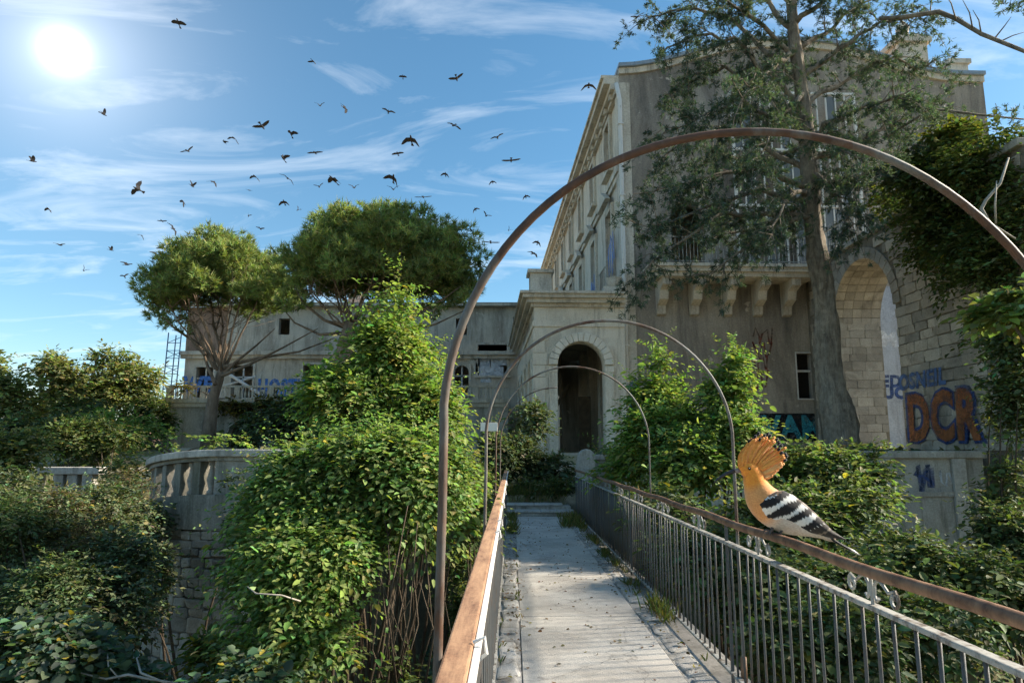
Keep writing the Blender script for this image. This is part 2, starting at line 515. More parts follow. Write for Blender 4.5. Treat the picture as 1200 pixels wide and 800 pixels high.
# ------------------------------------------------------------------ footbridge
XL, XR = -0.14, 1.60
bridge = empty('footbridge', (0.7, 8.5, -0.4), label='narrow concrete footbridge leading to the ruined villa', cat='footbridge')


def child(o, par):
    """keep world coordinates under a parent Empty that only has a location"""
    o.parent = par
    o.matrix_parent_inverse = Matrix.Translation(-Vector(par.location))
    return o


mb = MB().box(-0.30, 1.76, -3.0, 17.25, -0.36, -0.032).box(-0.22, 0.05, -3, 17.2, -0.75, -0.362).box(1.4, 1.67, -3, 17.2, -0.75, -0.362)
child(mb.build('deck_slab', M['slab'], None), bridge)
WX0, WX1 = 0.075, 1.27
y = -2.9
for i in range(8):
    ln = 2.52
    me = MB()
    me.box(WX0 + 0.004, WX1 - 0.004, y, y + ln - 0.010, -0.030, 0.0)
    o = me.build('pavement_panel', M['walkway'], None, bevel=0.006)
    child(o, bridge)
    y += ln


def stone_mesh(seed, jit=0.06, bev=0.1):
    r = random.Random(seed)
    bm = bmesh.new()
    bmesh.ops.create_cube(bm, size=1.0)
    for v in bm.verts:
        v.co += Vector((r.uniform(-jit, jit), r.uniform(-jit, jit), r.uniform(-jit, jit)))
    bmesh.ops.bevel(bm, geom=list(bm.edges), offset=bev, segments=1, affect='EDGES')
    me = bpy.data.meshes.new('stone')
    bm.to_mesh(me); bm.free()
    return me


def stone_set(n, mat, jit, bev, s0):
    out = []
    for i in range(n):
        me = stone_mesh(s0 + i, jit, bev); me.materials.append(mat); out.append(me)
    return out


for xa, xb in ((-0.125, 0.072), (1.273, 1.50)):
    child(MB().box(xa, xb, -2.9, 17.2, -0.0315, -0.008).build('kerb_bed', M['kerb'], None), bridge)
kerbs = stone_set(9, M['kerb'], 0.20, 0.10, 100)
for side in (0, 1):
    y = -1.5
    while y < 17.0:
        ln = random.uniform(0.22, 0.62)
        if side == 1 and (y > 12.6 or (7.2 < y < 7.7)) and random.random() < 0.8:
            y += ln; continue
        if side == 0: cx, wd = -0.03 + random.uniform(-0.01, 0.01), random.uniform(0.17, 0.20)
        else: cx, wd = 1.385 + random.uniform(-0.015, 0.015), random.uniform(0.16, 0.215)
        h = random.uniform(0.04, 0.06)
        o = inst('kerb_stone', random.choice(kerbs), None, (cx, y + ln / 2, -0.026 + h * 0.22), (random.uniform(-.03, .03), random.uniform(-.07, .07), random.uniform(-.12, .12)), (wd, ln * 1.0, h))
        child(o, bridge)
        y += ln * random.uniform(0.88, 1.0)
# worn stone steps at the far end
steps = empty('garden_steps', (0.75, 17.4, 0), label='two worn stone steps at the far end of the footbridge', cat='steps')
for i in range(2):
    y0 = 17.35 + i * 0.5
    o = MB().box(-0.25, 1.5, y0 + 0.03, y0 + 0.6, -0.3, 0.13 * (i + 1) - 0.06).build('riser', M['concrete_dark'], None, bevel=0.01); child(o, steps)
    for k in range(2):
        xx0 = -0.28 + k * (0.98 - 0.13 * i)
        o = MB().box(xx0 + 0.006, xx0 + (0.98 if k == 0 else 0.86) - 0.13 * i, y0, y0 + 0.5, 0.13 * (i + 1) - 0.057, 0.13 * (i + 1)).build('tread', M['tread'], None, bevel=0.02); child(o, steps)

# railings --------------------------------------------------------------
Y0, Y1 = 0.2, 17.5
rr = empty('iron_railing', (XR, 8.5, 0), label='long iron railing with thin bars and scrollwork on the right of the walkway', cat='railing')
n = 90
pts = [(XR, Y0 + (Y1 - Y0) * i / n, 1.12 + 0.006 * math.sin(i * 0.7)) for i in range(n + 1)]
child(MB().tube(pts, 0.027, 10).build('handrail', M['rust'], None, True), rr)
child(MB().box(XR - 0.026, XR + 0.026, Y0, Y1, 0.955, 0.979).build('middle_rail', M['rail_paint'], None, bevel=0.006), rr)
child(MB().box(XR - 0.022, XR + 0.022, Y0, Y1, 0.045, 0.065).build('bottom_rail', M['rail_paint'], None, bevel=0.004), rr)
bar = MB().tube([(0, 0, 0), (0, 0, 0.30), (0, 0, 0.6), (0, 0, 0.89)], 0.0082, 8).mesh('baluster')
bar.materials.append(M['bar_paint'])
bar.polygons.foreach_set('use_smooth', np.ones(len(bar.polygons), bool))
y = Y0 + 0.1
while y < Y1 - 0.05:
    child(inst('baluster', bar, None, (XR + random.uniform(-.003, .003), y, 0.0655), (random.uniform(-.012, .012), random.uniform(-.012, .012), 0)), rr)
    y += 0.142


def spiral(c, r0, r1, a0, a1, n=14):
    return [(c[0], c[1] + (r0 + (r1 - r0) * i / n) * math.cos(a0 + (a1 - a0) * i / n), c[2] + (r0 + (r1 - r0) * i / n) * math.sin(a0 + (a1 - a0) * i / n)) for i in range(n + 1)]


scr = MB()
for sg in (-1, 1):
    p1 = spiral((0, sg * 0.20, 0.055), 0.012, 0.040, R(0), R(430) if sg > 0 else R(430), 16)
    p1 = [(x, sg * 0.20 + (yy - sg * 0.20) * sg, z) for x, yy, z in p1]
    tail = [(0, sg * 0.155, 0.075), (0, sg * 0.11, 0.10), (0, sg * 0.065, 0.115), (0, sg * 0.03, 0.085), (0, sg * 0.026, 0.04), (0, sg * 0.045, 0.02), (0, sg * 0.062, 0.035)]
    scr.tube(p1 + tail, 0.0075, 6)
scr.tube([(0, -0.005, 0.0), (0, 0.005, 0.118)], 0.009, 6)
scr_me = scr.mesh('scroll')
scr_me.materials.append(M['rail_paint'])
for yy in np.arange(1.75, 17.2, 1.42):
    child(inst('scroll', scr_me, None, (XR, yy, 0.979), (0, 0, random.uniform(-.06, .06))), rr)
post = MB().box(-0.010, 0.010, -0.010, 0.010, 0, 1.12).mesh('post'); post.materials.append(M['bar_paint'])
for yy in (1.0, 5.26, 9.52, 13.78, 17.45):
    child(inst('post', post, None, (XR + 0.001, yy, -0.02)), rr)

rl = empty('iron_railing', (XL, 8.5, 0), label='left railing with a worn orange-brown cap, seen from above', cat='railing')
child(MB().box(XL - 0.046, XL + 0.030, Y0, Y1, 1.085, 1.112).build('handrail_cap', M['cap_wood'], None, bevel=0.007), rl)
child(MB().box(XL + 0.0315, XL + 0.050, Y0, Y1, 1.078, 1.104).build('edge_strip', M['white_paint'], None, bevel=0.003), rl)
child(MB().box(XL + 0.026, XL + 0.0485, Y0, Y1, 1.00, 1.076).box(XL - 0.02, XL + 0.0255, Y0, Y1, 1.02, 1.083).build('side_rail', M['dark_iron'], None), rl)
child(MB().box(XL - 0.022, XL + 0.022, Y0, Y1, 0.045, 0.065).build('bottom_rail', M['rail_paint'], None), rl)
y = Y0 + 0.1
barl = MB().tube([(0, 0, 0), (0, 0, 0.5), (0, 0, 0.96)], 0.0095, 6).mesh('baluster'); barl.materials.append(M['bar_paint'])
while y < Y1 - 0.05:
    child(inst('baluster', barl, None, (XL, y, 0.0655)), rl)
    y += 0.3
br = MB().tube([(0.0, 0, 0), (0.032, 0.0, 0.014), (0.038, 0.0, -0.03), (0.012, 0, -0.05)], 0.006, 6).mesh('hook'); br.materials.append(M['white_paint'])
for yy in (2.05, 4.6, 5.3, 6.9, 8.8, 11.0):
    child(inst('clip', br, None, (XL + 0.03, yy, 1.115)), rl)

# hoops over the walkway --------------------------------------------------
HY = (1.93, 5.12, 8.25, 11.4)
HL = ('nearest tall rusty iron hoop arching over the walkway from the left railing', 'second rusty iron hoop over the walkway, framing the portico arch',
      'third iron hoop over the walkway, lower and fainter behind the second', 'farthest iron hoop over the walkway, broken off on its right side')
for k, (hy, lab) in enumerate(zip(HY, HL)):
    h = empty('iron_hoop', (0.69, hy, 0), label=lab, cat='hoop', group='iron hoops along the footbridge')
    xl, xr, zs, zt = -0.195, 1.638, 1.72, 2.60 + 0.02 * k
    a = (xr - xl) / 2
    lp = [(xl + 0.004 * math.sin(i), hy, -0.1 + (zs + 0.1) * i / 8) for i in range(9)]
    end = (176, 176, 176, 95)[k]
    cp = [(xl + a - a * math.cos(R(t)), hy + 0.004 * math.sin(t * .1), zs + (zt - zs) * math.sin(R(t))) for t in np.arange(4, end + 1, 4)]
    rp_ = [(xr, hy, zs - (zs + 0.1) * i / 8) for i in range(9)]
    prof = (0.0112, 0.0105, 0.0095, 0.0085)[k]
    if k == 2: rp_ = [p_ for p_ in rp_ if p_[2] > 0.95]
    if k < 3:
        child(MB().tube(lp + cp + rp_, prof, 8, squash=1.12).build('bent_tube', M['hoop'], None, True), h)
    else:
        child(MB().tube(lp + cp, prof, 8, squash=1.12).build('bent_tube', M['hoop'], None, True), h)
        child(MB().tube([(xr, hy, -0.1), (xr, hy, 0.6), (xr - 0.01, hy, 1.15)], prof, 8).build('stump', M['hoop'], None, True), h)
    for xs_ in ((xl, xr) if k != 2 else (xl,)): child(MB().tube([(xs_, hy, 0.02), (xs_, hy, 0.20)], 0.024, 8).build('socket', M['rust'], None, True), h)
    # bolts of the brackets that hold the tube on the railing
    child(MB().box(xl - 0.03, xl + 0.06, hy - 0.03, hy + 0.03, 0.93, 0.955).build('bracket', M['rust'], None, bevel=0.004), h)
sg = empty('sign_plate', P(573, 500, 8.1), label='small blank white plate fixed to the left side of the third hoop', cat='sign')
child(MB().box(*(lambda c: (c.x - 0.10, c.x + 0.10, c.y - 0.006, c.y + 0.006, c.z - 0.05, c.z + 0.05))(P(573, 500, 8.1))).build('plate', M['white_paint'], None, bevel=0.003), sg)
child(MB().tube([(-0.205, 8.2, P(573, 500, 8.1).z), P(573, 500, 8.12)], 0.008, 6).build('bracket', M['rust'], None), sg)
#--VILLA--
# ------------------------------------------------------------------ villa


def arc_pts(c, h, zs, n=14, rise=None):
    rise = h if rise is None else rise
    return [(c - h * math.cos(math.pi * i / n), zs + rise * math.sin(math.pi * i / n)) for i in range(n + 1)]


def wall_open(mb, axis, t0, t1, s0, s1, z0, z1, ops):
    """wall plate with openings; ops = (centre, half, zbase, ztop, arched)"""
    cur = s0
    for c, h, zb, zt, arched in sorted(ops):
        mb.prism([(cur, z0), (c - h, z0), (c - h, z1), (cur, z1)], axis, t0, t1)
        if zb > z0: mb.prism([(c - h, z0), (c + h, z0), (c + h, zb), (c - h, zb)], axis, t0, t1)
        if arched:
            ap = arc_pts(c, h, zt - h)
            for (a, za), (b, zb2) in zip(ap[:-1], ap[1:]):
                mb.prism([(a, za), (b, zb2), (b, z1), (a, z1)], axis, t0, t1)
        else:
            mb.prism([(c - h, zt), (c + h, zt), (c + h, z1), (c - h, z1)], axis, t0, t1)
        cur = c + h
    mb.prism([(cur, z0), (s1, z0), (s1, z1), (cur, z1)], axis, t0, t1)
    return mb


def text_obj(name, body, mat, parent, loc, rot, size, bold=0.0, shear=0.0, sx=1.0, thick=0.003, **k):
    cu = bpy.data.curves.new('lettering', 'FONT')
    cu.body = body; cu.size = size; cu.offset = bold; cu.shear = shear; cu.extrude = thick
    cu.align_x = 'CENTER'; cu.align_y = 'CENTER'; cu.resolution_u = 3; cu.space_character = 1.0 + bold * 2.0 / size
    to = bpy.data.objects.new('lettering', cu)
    col.objects.link(to)
    dg = bpy.context.evaluated_depsgraph_get()
    me = bpy.data.meshes.new_from_object(to.evaluated_get(dg))
    bpy.data.objects.remove(to); bpy.data.curves.remove(cu)
    me.materials.clear()
    o = link(name, me, parent, [mat], **k)
    o.location, o.rotation_euler, o.scale = loc, rot, (sx, 1, 1)
    return o


FRONT = (R(90), 0, 0)          # lettering on a wall that faces -Y
SIDE = (R(90), 0, R(-90))      # lettering on a wall that faces -X
VA = R(2.3)
villa = empty('villa', (4.37, 26.0, 0), VA, label='tall abandoned stone villa with stained plaster walls on the right', cat='villa')
VW, VD, VT = 15.4, 34.0, 16.6
wm = MB()
wall_open(wm, 'y', 0, 0.5, 0.0, VW, 0.6, 8.3, [(6.95, 0.29, 3.55, 5.3, False), (11.35, 0.5, 0.9, 3.4, False)])
wall_open(wm, 'y', 0, 0.5, 0.0, VW, 8.3, 12.6, [(2.6, 0.65, 8.7, 11.4, True), (12.9, 0.6, 8.9, 11.4, False)])
wm.prism([(0, 12.6), (VW, 12.6), (VW, VT), (0, VT)], 'y', 0, 0.5)
prof = [(0, VT), (VW, VT)]
for i in range(24, -1, -1):
    u = VW * i / 24
    t = abs(u / VW - 0.46) / 0.54
    z = 17.05 + 1.35 * (1 - sstep(0.12, 0.86, np.array(t)))
    prof.append((u, float(z)))
wm.prism(prof, 'y', 0, 0.5)
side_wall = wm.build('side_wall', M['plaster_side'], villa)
# zinc flashing on the curved gable
edge = prof[2:][::-1]
fl = MB()
for (a, za), (b, zb) in zip(edge[:-1], edge[1:]):
    fl.prism([(a - 0.02, za + 0.002), (b, zb + 0.002), (b, zb + 0.16), (a - 0.02, za + 0.16)], 'y', -0.22, 0.72)
fl.build('roof_flashing', M['zinc'], villa)
bandm = MB()
for (a, za), (b, zb) in zip(edge[:-1], edge[1:]):
    bandm.prism([(a, za - 0.26), (b, zb - 0.26), (b, zb - 0.005), (a, za - 0.005)], 'y', -0.10, -0.003)
bandm.build('gable_moulding', M['stone_trim'], villa)
# long front facing left
wins = [2.4 + 4.3 * i for i in range(8)]
wm = MB()
wall_open(wm, 'x', 0, 0.5, 0.505, VD, 0.6, 7.6, [(w, 0.6, 2.4, 5.4, True) for w in wins[:3]])
wall_open(wm, 'x', 0, 0.5, 0.505, VD, 7.6, 12.9, [(w, 0.62, 8.5, 11.7, False) for w in wins])
wall_open(wm, 'x', 0, 0.5, 0.505, VD, 12.9, VT, [(w, 0.55, 13.6, 15.7, False) for w in wins])
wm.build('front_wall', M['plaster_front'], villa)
MB().box(0.52, VW, VD - 0.5, VD, 0.6, VT).box(VW - 0.5, VW, 0.52, VD - 0.52, 0.6, VT).build('rear_wall', M['plaster_front'], villa)
MB().box(-0.3, VW + 0.2, 0.53, VD + 0.3, VT + 0.004, VT + 0.25).build('roof', M['roof_tile'], villa)
for fz in (8.25, 12.85):
    MB().box(0.51, VW - 0.51, 0.51, VD - 0.51, fz - 0.15, fz).build('floor_slab', M['interior'], villa)
MB().box(0.55, VW - 0.55, 4.4, 4.6, 0.6, VT - 0.02).build('partition_wall', M['interior'], villa)
# cornice and courses
cn = MB()
for dz0, dz1, o_ in ((15.95, 16.15, 0.18), (16.15, 16.38, 0.36), (16.38, 16.64, 0.62), (16.64, 16.76, 0.72)):
    cn.box(-o_, -0.003, -0.01, VD, dz0, dz1 - 0.003)
cn.build('cornice', M['stone_trim'], villa)
MB().box(-0.18, -0.004, -0.02, VD, 12.62, 12.86).box(-0.11, -0.004, -0.02, VD, 12.40, 12.615).build('string_course', M['stone_trim'], villa)
MB().box(-0.2, -0.004, -0.02, VD, 7.62, 7.95).build('string_course', M['stone_trim'], villa)
dent = MB().box(-0.14, 0, -0.10, 0.10, 0, 0.22).mesh('bracket'); dent.materials.append(M['stone_trim'])
for i in range(28):
    inst('cornice_bracket', dent, villa, (-0.185, 0.5 + i * 1.2, 15.92))
for w in wins:
    for (z0, z1, hw, ped) in ((8.5, 11.7, 0.62, True), (13.6, 15.7, 0.55, False)):
        f = MB()
        f.box(-0.13, -0.003, w - hw - 0.22, w - hw, z0 - 0.1, z1 + 0.22)
        f.box(-0.13, -0.003, w + hw, w + hw + 0.22, z0 - 0.1, z1 + 0.22)
        f.box(-0.125, -0.003, w - hw, w + hw, z1, z1 + 0.22)
        wf = f.build('window', M['stone_trim'], villa)
        MB().box(-0.24, -0.002, w - hw - 0.3, w + hw + 0.3, z0 - 0.26, z0 - 0.103).build('sill', M['stone_trim'], wf)
        if ped:
            MB().prism([(w - hw - 0.42, 12.0), (w + hw + 0.42, 12.0), (w, 12.62)], 'x', -0.42, -0.19).build('pediment', M['stone_trim'], wf)
        fr = MB().box(0.28, 0.33, w - 0.03, w + 0.03, z0, z1).box(0.28, 0.33, w - hw, w + hw, (z0 + z1) / 2 + 0.3, (z0 + z1) / 2 + 0.36)
        fr.build('sash', M['wood_old'], wf)
for w in wins[:2]:
    f = MB()
    for i in range(9): f.tube([(-0.42, w - 0.6 + i * 0.15, 8.25), (-0.42, w - 0.6 + i * 0.15, 9.1)], 0.014, 5)
    f.box(-0.45, -0.39, w - 0.7, w + 0.7, 9.1, 9.15).box(-0.5, -0.005, w - 0.8, w + 0.8, 7.955, 8.23)
    f.build('window_balcony', M['stone_trim'], villa)
# corner pilaster, downpipe
MB().box(-0.10, 0.42, -0.09, -0.003, 0.6, 16.4).box(-0.10, -0.004, -0.002, 0.45, 0.6, 15.9).build('corner_pilaster', M['stone_trim'], villa)
dp = MB().tube([(-0.14, -0.18, 16.3), (-0.02, -0.20, 15.6), (-0.02, -0.20, 9.0), (-0.02, -0.20, 1.2)], 0.085, 10)
for zz in (14.5, 11.5, 8.5, 5.5, 3.0): dp.box(-0.13, 0.09, -0.31, -0.10, zz, zz + 0.05)
dp.build('downpipe', M['white_paint'], villa, True)
# small window low on the side wall
wf = MB()
wf.box(6.62, 6.66, -0.03, 0.12, 3.5, 5.35).box(7.24, 7.28, -0.03, 0.12, 3.5, 5.35).box(6.665, 7.235, -0.03, 0.12, 5.30, 5.345).box(6.665, 7.235, -0.06, 0.12, 3.50, 3.548)
wfo = wf.build('window', M['white_wood'], villa)
MB().box(6.665, 7.235, 0.10, 0.15, 4.58, 4.66).build('transom', M['white_wood'], wfo)
MB().box(6.665, 7.235, 0.30, 0.31, 3.55, 5.29).build('pane', M['dark_opening'], wfo)
# balcony on corbels with veranda
bal = MB().box(0.75, 7.15, -1.35, -0.004, 8.20, 8.36).box(0.7, 7.2, -1.45, -0.004, 8.363, 8.48).box(0.82, 7.1, -1.22, -0.004, 8.03, 8.197)
bal.build('balcony', M['stone_trim'], villa)
cb = MB().prism([(0, 0), (-1.1, 0), (-1.1, -0.28), (-0.72, -0.42), (-0.62, -0.75), (-0.22, -0.92), (-0.18, -1.25), (0, -1.3)], 'x', -0.17, 0.17).mesh('corbel')
cb.materials.append(M['stone_trim'])
for u in (1.4, 2.7, 4.0, 5.2, 6.35):
    inst('corbel', cb, villa, (u, -0.006, 8.025))
rb = MB().tube([(0, 0, 0), (0, 0, 1.0)], 0.013, 5).mesh('rail_bar'); rb.materials.append(M['rail_paint'])
rlv = MB().box(0.75, 7.1, -1.385, -1.345, 9.48, 9.52).box(0.75, 7.1, -1.38, -1.35, 8.55, 8.58).build('balcony_railing', M['rail_paint'], villa)
u = 0.85
while u < 7.1:
    inst('rail_bar', rb, rlv, (u, -1.365, 8.485)); u += 0.14
ver = MB()
for zz in (8.5, 10.9, 13.2, 15.6): ver.box(4.3, 9.3, -0.92, -0.84, zz, zz + 0.09)
for u in (4.3, 9.25): ver.box(u - 0.05, u + 0.05, -0.93, -0.83, 8.5, 15.7)
for zz in (10.9, 15.6): ver.box(4.25, 4.34, -0.83, -0.005, zz, zz + 0.09).box(9.2, 9.29, -0.83, -0.005, zz, zz + 0.09)
vero = ver.build('veranda_frame', M['white_paint'], villa)
bm_ = MB().box(-0.022, 0.022, -0.03, 0.03, 0, 7.0).mesh('glazing_bar'); bm_.materials.append(M['white_paint'])
mg, ntg, Bg, Ng, Lg = newmat('old_glass')
Bg.inputs['Base Color'].default_value = (0.12, 0.13, 0.13, 1); Bg.inputs['Roughness'].default_value = 0.45; Bg.inputs['Specular IOR Level'].default_value = 0.6
pane = MB().box(-0.165, 0.165, -0.004, 0.004, 0, 2.2).mesh('pane'); pane.materials.append(mg)
for i in range(1, 13):
    u = 4.3 + i * 0.381
    inst('glazing_bar', bm_, vero, (u, -0.885, 8.58))
for i in range(13):
    for zz in (8.62, 11.02, 13.32):
        if random.random() < 0.45: inst('pane', pane, vero, (4.49 + i * 0.381, -0.87, zz))
# blue-grey painted wall and door seen through the terrace arch
MB().box(8.6, 14.8, -0.030, -0.004, 3.42, 8.0).box(8.6, 10.84, -0.030, -0.004, 1.4, 3.417).box(11.86, 14.8, -0.030, -0.004, 1.4, 3.417).build('painted_plaster', M['blue_grey'], villa)
MB().box(10.74, 10.85, -0.09, 0.3, 1.3, 3.5).box(11.85, 11.96, -0.09, 0.3, 1.3, 3.5).box(10.855, 11.845, -0.09, 0.3, 3.40, 3.5).build('door_frame', M['wood_old'], villa)
text_obj('graffiti', 'MO', M['g_white'], villa, (10.75, -0.036, 5.85), FRONT, 0.85, 0.03)
text_obj('graffiti', 'HEDON', M['g_navy'], villa, (10.6, -0.036, 4.2), FRONT, 0.62, 0.03, 0.1)
text_obj('graffiti', 'UON', M['g_navy'], villa, (10.7, -0.036, 3.75), FRONT, 0.6, 0.04)
# lettering on the side wall
MB().box(5.1, 8.2, -0.008, -0.003, 1.9, 2.98).build('graffiti_ground', M['g_black'], villa)
text_obj('graffiti', 'VAMA', M['g_teal'], villa, (6.75, -0.012, 2.42), FRONT, 1.15, 0.05, 0.0, 0.95)
text_obj('graffiti', 'RLOYO', M['g_blue'], villa, (2.6, -0.012, 2.3), FRONT, 1.5, 0.07, 0.0, 1.0)
MB().box(0.10, 0.40, -0.0965, -0.0925, 2.6, 4.3).build('paint_patch', M['g_faded'], villa)


def scribble(name, mat, parent, pts, w, axis, off):
    """sprayed line: a flat ribbon on a wall; pts in wall coordinates"""
    mbs = MB()
    n_ = len(pts)
    L_, R_ = [], []
    for i in range(n_):
        a = Vector(pts[max(i - 1, 0)]); b = Vector(pts[min(i + 1, n_ - 1)])
        t = (b - a).normalized(); nn = Vector((-t.y, t.x)) * w / 2
        p = Vector(pts[i]); L_.append(p + nn); R_.append(p - nn)
    mk = (lambda p: (p.x, off, p.y)) if axis == 'y' else (lambda p: (off, p.x, p.y))
    vs = [mk(p) for p in L_] + [mk(p) for p in R_]
    mbs.add(vs, [(i, i + 1, n_ + i + 1, n_ + i) for i in range(n_ - 1)])
    return mbs.build(name, mat, parent)


def squiggle(x0, z0, w, h, k, seed):
    r = random.Random(seed)
    return [(x0 + w * i / k + r.uniform(-.1, .1) * w, z0 + h * (0.5 + 0.5 * math.sin(i * 1.7 + r.uniform(-.4, .4)))) for i in range(k)]


for q in range(4):
    scribble('graffiti', M['g_red'], villa, squiggle(4.75 + 0.1 * q, 3.9 + 0.55 * q, 0.8, 0.75, 9, q), 0.07, 'y', -0.006 - 0.002 * q)
scribble('graffiti', M['g_blue'], villa, squiggle(1.2, 8.6, 1.4, 2.0, 12, 31), 0.16, 'x', -0.142)
scribble('graffiti', M['g_blue'], villa, squiggle(6.0, 8.3, 1.5, 1.7, 12, 33), 0.16, 'x', -0.142)
# chimney
ch = MB().box(13.0, 14.3, 1.6, 2.8, 16.4, 19.6).box(12.85, 14.45, 1.45, 2.95, 19.6, 19.85).box(13.1, 14.2, 1.7, 2.7, 19.85, 20.1)
cho = ch.build('chimney', M['stone_trim'], villa)
MB().box(14.5, 15.3, 0.6, 1.6, 16.6, 18.0).box(14.4, 15.4, 0.5, 1.7, 18.0, 18.2).build('chimney_shaft', M['stone_trim'], villa)
MB().lathe([(0.3, 0), (0.22, 0.3), (0.3, 0.55), (0.16, 0.8), (0.05, 0.95)], 10, c=(13.65, 2.2, 20.1)).build('finial', M['stone_trim'], cho, True)

# portico ---------------------------------------------------------------
PU0, PU1, PW0, PW1 = -3.55, -0.11, -0.45, 12.8
por = MB()
wall_open(por, 'y', PW0, PW0 + 0.5, PU0, PU1, 0.4, 6.95, [(-1.80, 0.88, 1.45, 5.62, True)])
po = por.build('portico', M['portico'], villa)
sw = MB()
wall_open(sw, 'x', PU0, PU0 + 0.45, PW0 + 0.505, PW1, 0.4, 6.95, [(1.75, 0.75, 1.45, 5.2, True), (4.6, 0.75, 1.45, 5.2, True), (7.45, 0.75, 1.45, 5.2, True), (10.3, 0.75, 1.45, 5.2, True)])
sw.build('portico_side', M['portico'], po)
MB().box(PU0, PU1, PW0 + 0.51, PW1, 6.55, 6.9).build('portico_ceiling', M['interior'], po)
bk_ = MB()
wall_open(bk_, 'y', PW1 - 0.3, PW1, PU0 + 0.46, PU1, 0.4, 6.5, [(-1.7, 0.7, 1.45, 4.8, True)])
bk_.build('portico_back', M['interior'], po)
MB().box(PU0 + 0.46, PU1, PW0 + 0.51, PW1 - 0.31, 0.4, 1.45).build('portico_floor', M['concrete_dark'], po)
for w_ in (3.1, 6.0, 9.0):
    MB().box(-0.55, PU1, w_ - 0.3, w_ + 0.3, 1.46, 6.54).build('inner_pier', M['interior'], po)
MB().box(-2.7, -2.55, 7.0, 7.25, 1.46, 6.54).build('inner_post', M['wood_old'], po)
MB().box(-2.0, -1.9, 5.0, 5.2, 1.46, 6.0).build('inner_post', M['wood_old'], po)
MB().tube([(-2.9, 5, 2.4), (-1.4, 6.6, 4.6)], 0.09, 6).build('fallen_beam', M['wood_old'], po)
MB().box(-1.1, -0.56, 5.3, 5.4, 1.47, 4.0).build('inner_door', M['wood_old'], po)
c_ = MB()
for z0, z1, o_ in ((6.952, 7.08, 0.12), (7.083, 7.24, 0.30), (7.243, 7.38, 0.46), (7.383, 7.48, 0.56)):
    c_.box(PU0 - o_, PU1, PW0 - o_, PW0 + 0.35, z0, z1)
    c_.box(PU0 - o_, PU0 + 0.5, PW0 + 0.353, PW1, z0, z1)
c_.build('portico_cornice', M['stone_trim'], po)
MB().box(PU0 - 0.06, PU1, PW0 - 0.06, PW0 - 0.003, 6.2, 6.42).box(PU0 - 0.06, PU0 - 0.003, PW0, PW1, 6.2, 6.42).build('architrave', M['portico'], po)
# archivolt stones and imposts
n_v = 15
for i in range(n_v):
    a0, a1 = math.pi * i / n_v + 0.006, math.pi * (i + 1) / n_v - 0.006
    poly = [(-1.8 - r_ * math.cos(t), 4.74 + r_ * math.sin(t)) for r_, t in ((0.89, a0), (0.89, a1), (1.22, a1), (1.22, a0))]
    MB().prism(poly, 'y', PW0 - 0.15, PW0 - 0.003).build('arch_stone', M['portico_pale'], po, bevel=0.02)
for sgn in (-1, 1):
    u = -1.8 + sgn * 1.06
    MB().box(u - 0.17, u + 0.17, PW0 - 0.11, PW0 - 0.003, 4.48, 4.69).build('impost', M['portico_pale'], po)
    MB().box(u - 0.16, u + 0.16, PW0 - 0.09, PW0 - 0.003, 1.2, 4.477).build('pilaster', M['portico'], po)
for k in range(12):
    z0 = 0.6 + k * 0.46
    MB().box(PU0 - 0.05, PU0 + (0.52 if k % 2 else 0.40), PW0 - 0.055, PW0 - 0.003, z0 + 0.006, z0 + 0.45).build('quoin', M['portico'], po, bevel=0.012)
    MB().box(PU0 - 0.05, PU0 - 0.003, PW0, PW0 + (0.40 if k % 2 else 0.52), z0 + 0.006, z0 + 0.45).build('quoin', M['portico'], po, bevel=0.012)
for wc in (1.75, 4.6, 7.45, 10.3):
    s_ = MB()
    ap = [(wc - r_ * math.cos(t), 4.45 + r_ * math.sin(t)) for r_, t in [(0.76, math.pi * i / 12) for i in range(13)] + [(1.0, math.pi * i / 12) for i in range(12, -1, -1)]]
    for i in range(12):
        s_.prism([ap[i], ap[i + 1], ap[24 - i], ap[25 - i]], 'x', PU0 - 0.06, PU0 - 0.003)
    s_.build('side_archivolt', M['portico'], po)
pd = MB().box(PU0 - 0.15, PU0 + 0.65, PW0 - 0.15, PW0 + 0.65, 7.485, 8.25).box(PU0 - 0.25, PU0 + 0.75, PW0 - 0.25, PW0 + 0.75, 8.253, 8.38)
pd.build('pedestal', M['stone_trim'], po)
ur = MB().lathe([(0.16, 0), (0.20, 0.05), (0.1, 0.12), (0.24, 0.3), (0.33, 0.5), (0.30, 0.58), (0.34, 0.62), (0.2, 0.66)], 12, c=(PU1 - 0.35, PW0 + 0.1, 7.49))
ur.build('urn', M['stone_trim'], po, True)
MB().box(-0.9, PU1, PW0 - 0.2, PW0 + 0.3, 7.485, 7.75).box(-0.6, PU1, PW0 - 0.1, PW0 + 0.3, 7.75, 7.95).build('parapet', M['stone_trim'], po)
for k in range(4):
    MB().box(-3.3, -0.3, PW0 - 0.35 * (k + 1), PW0 - 0.35 * k - 0.004, 0.2, 1.42 - 0.2 * k).build('entrance_step', M['tread'], po, bevel=0.015)

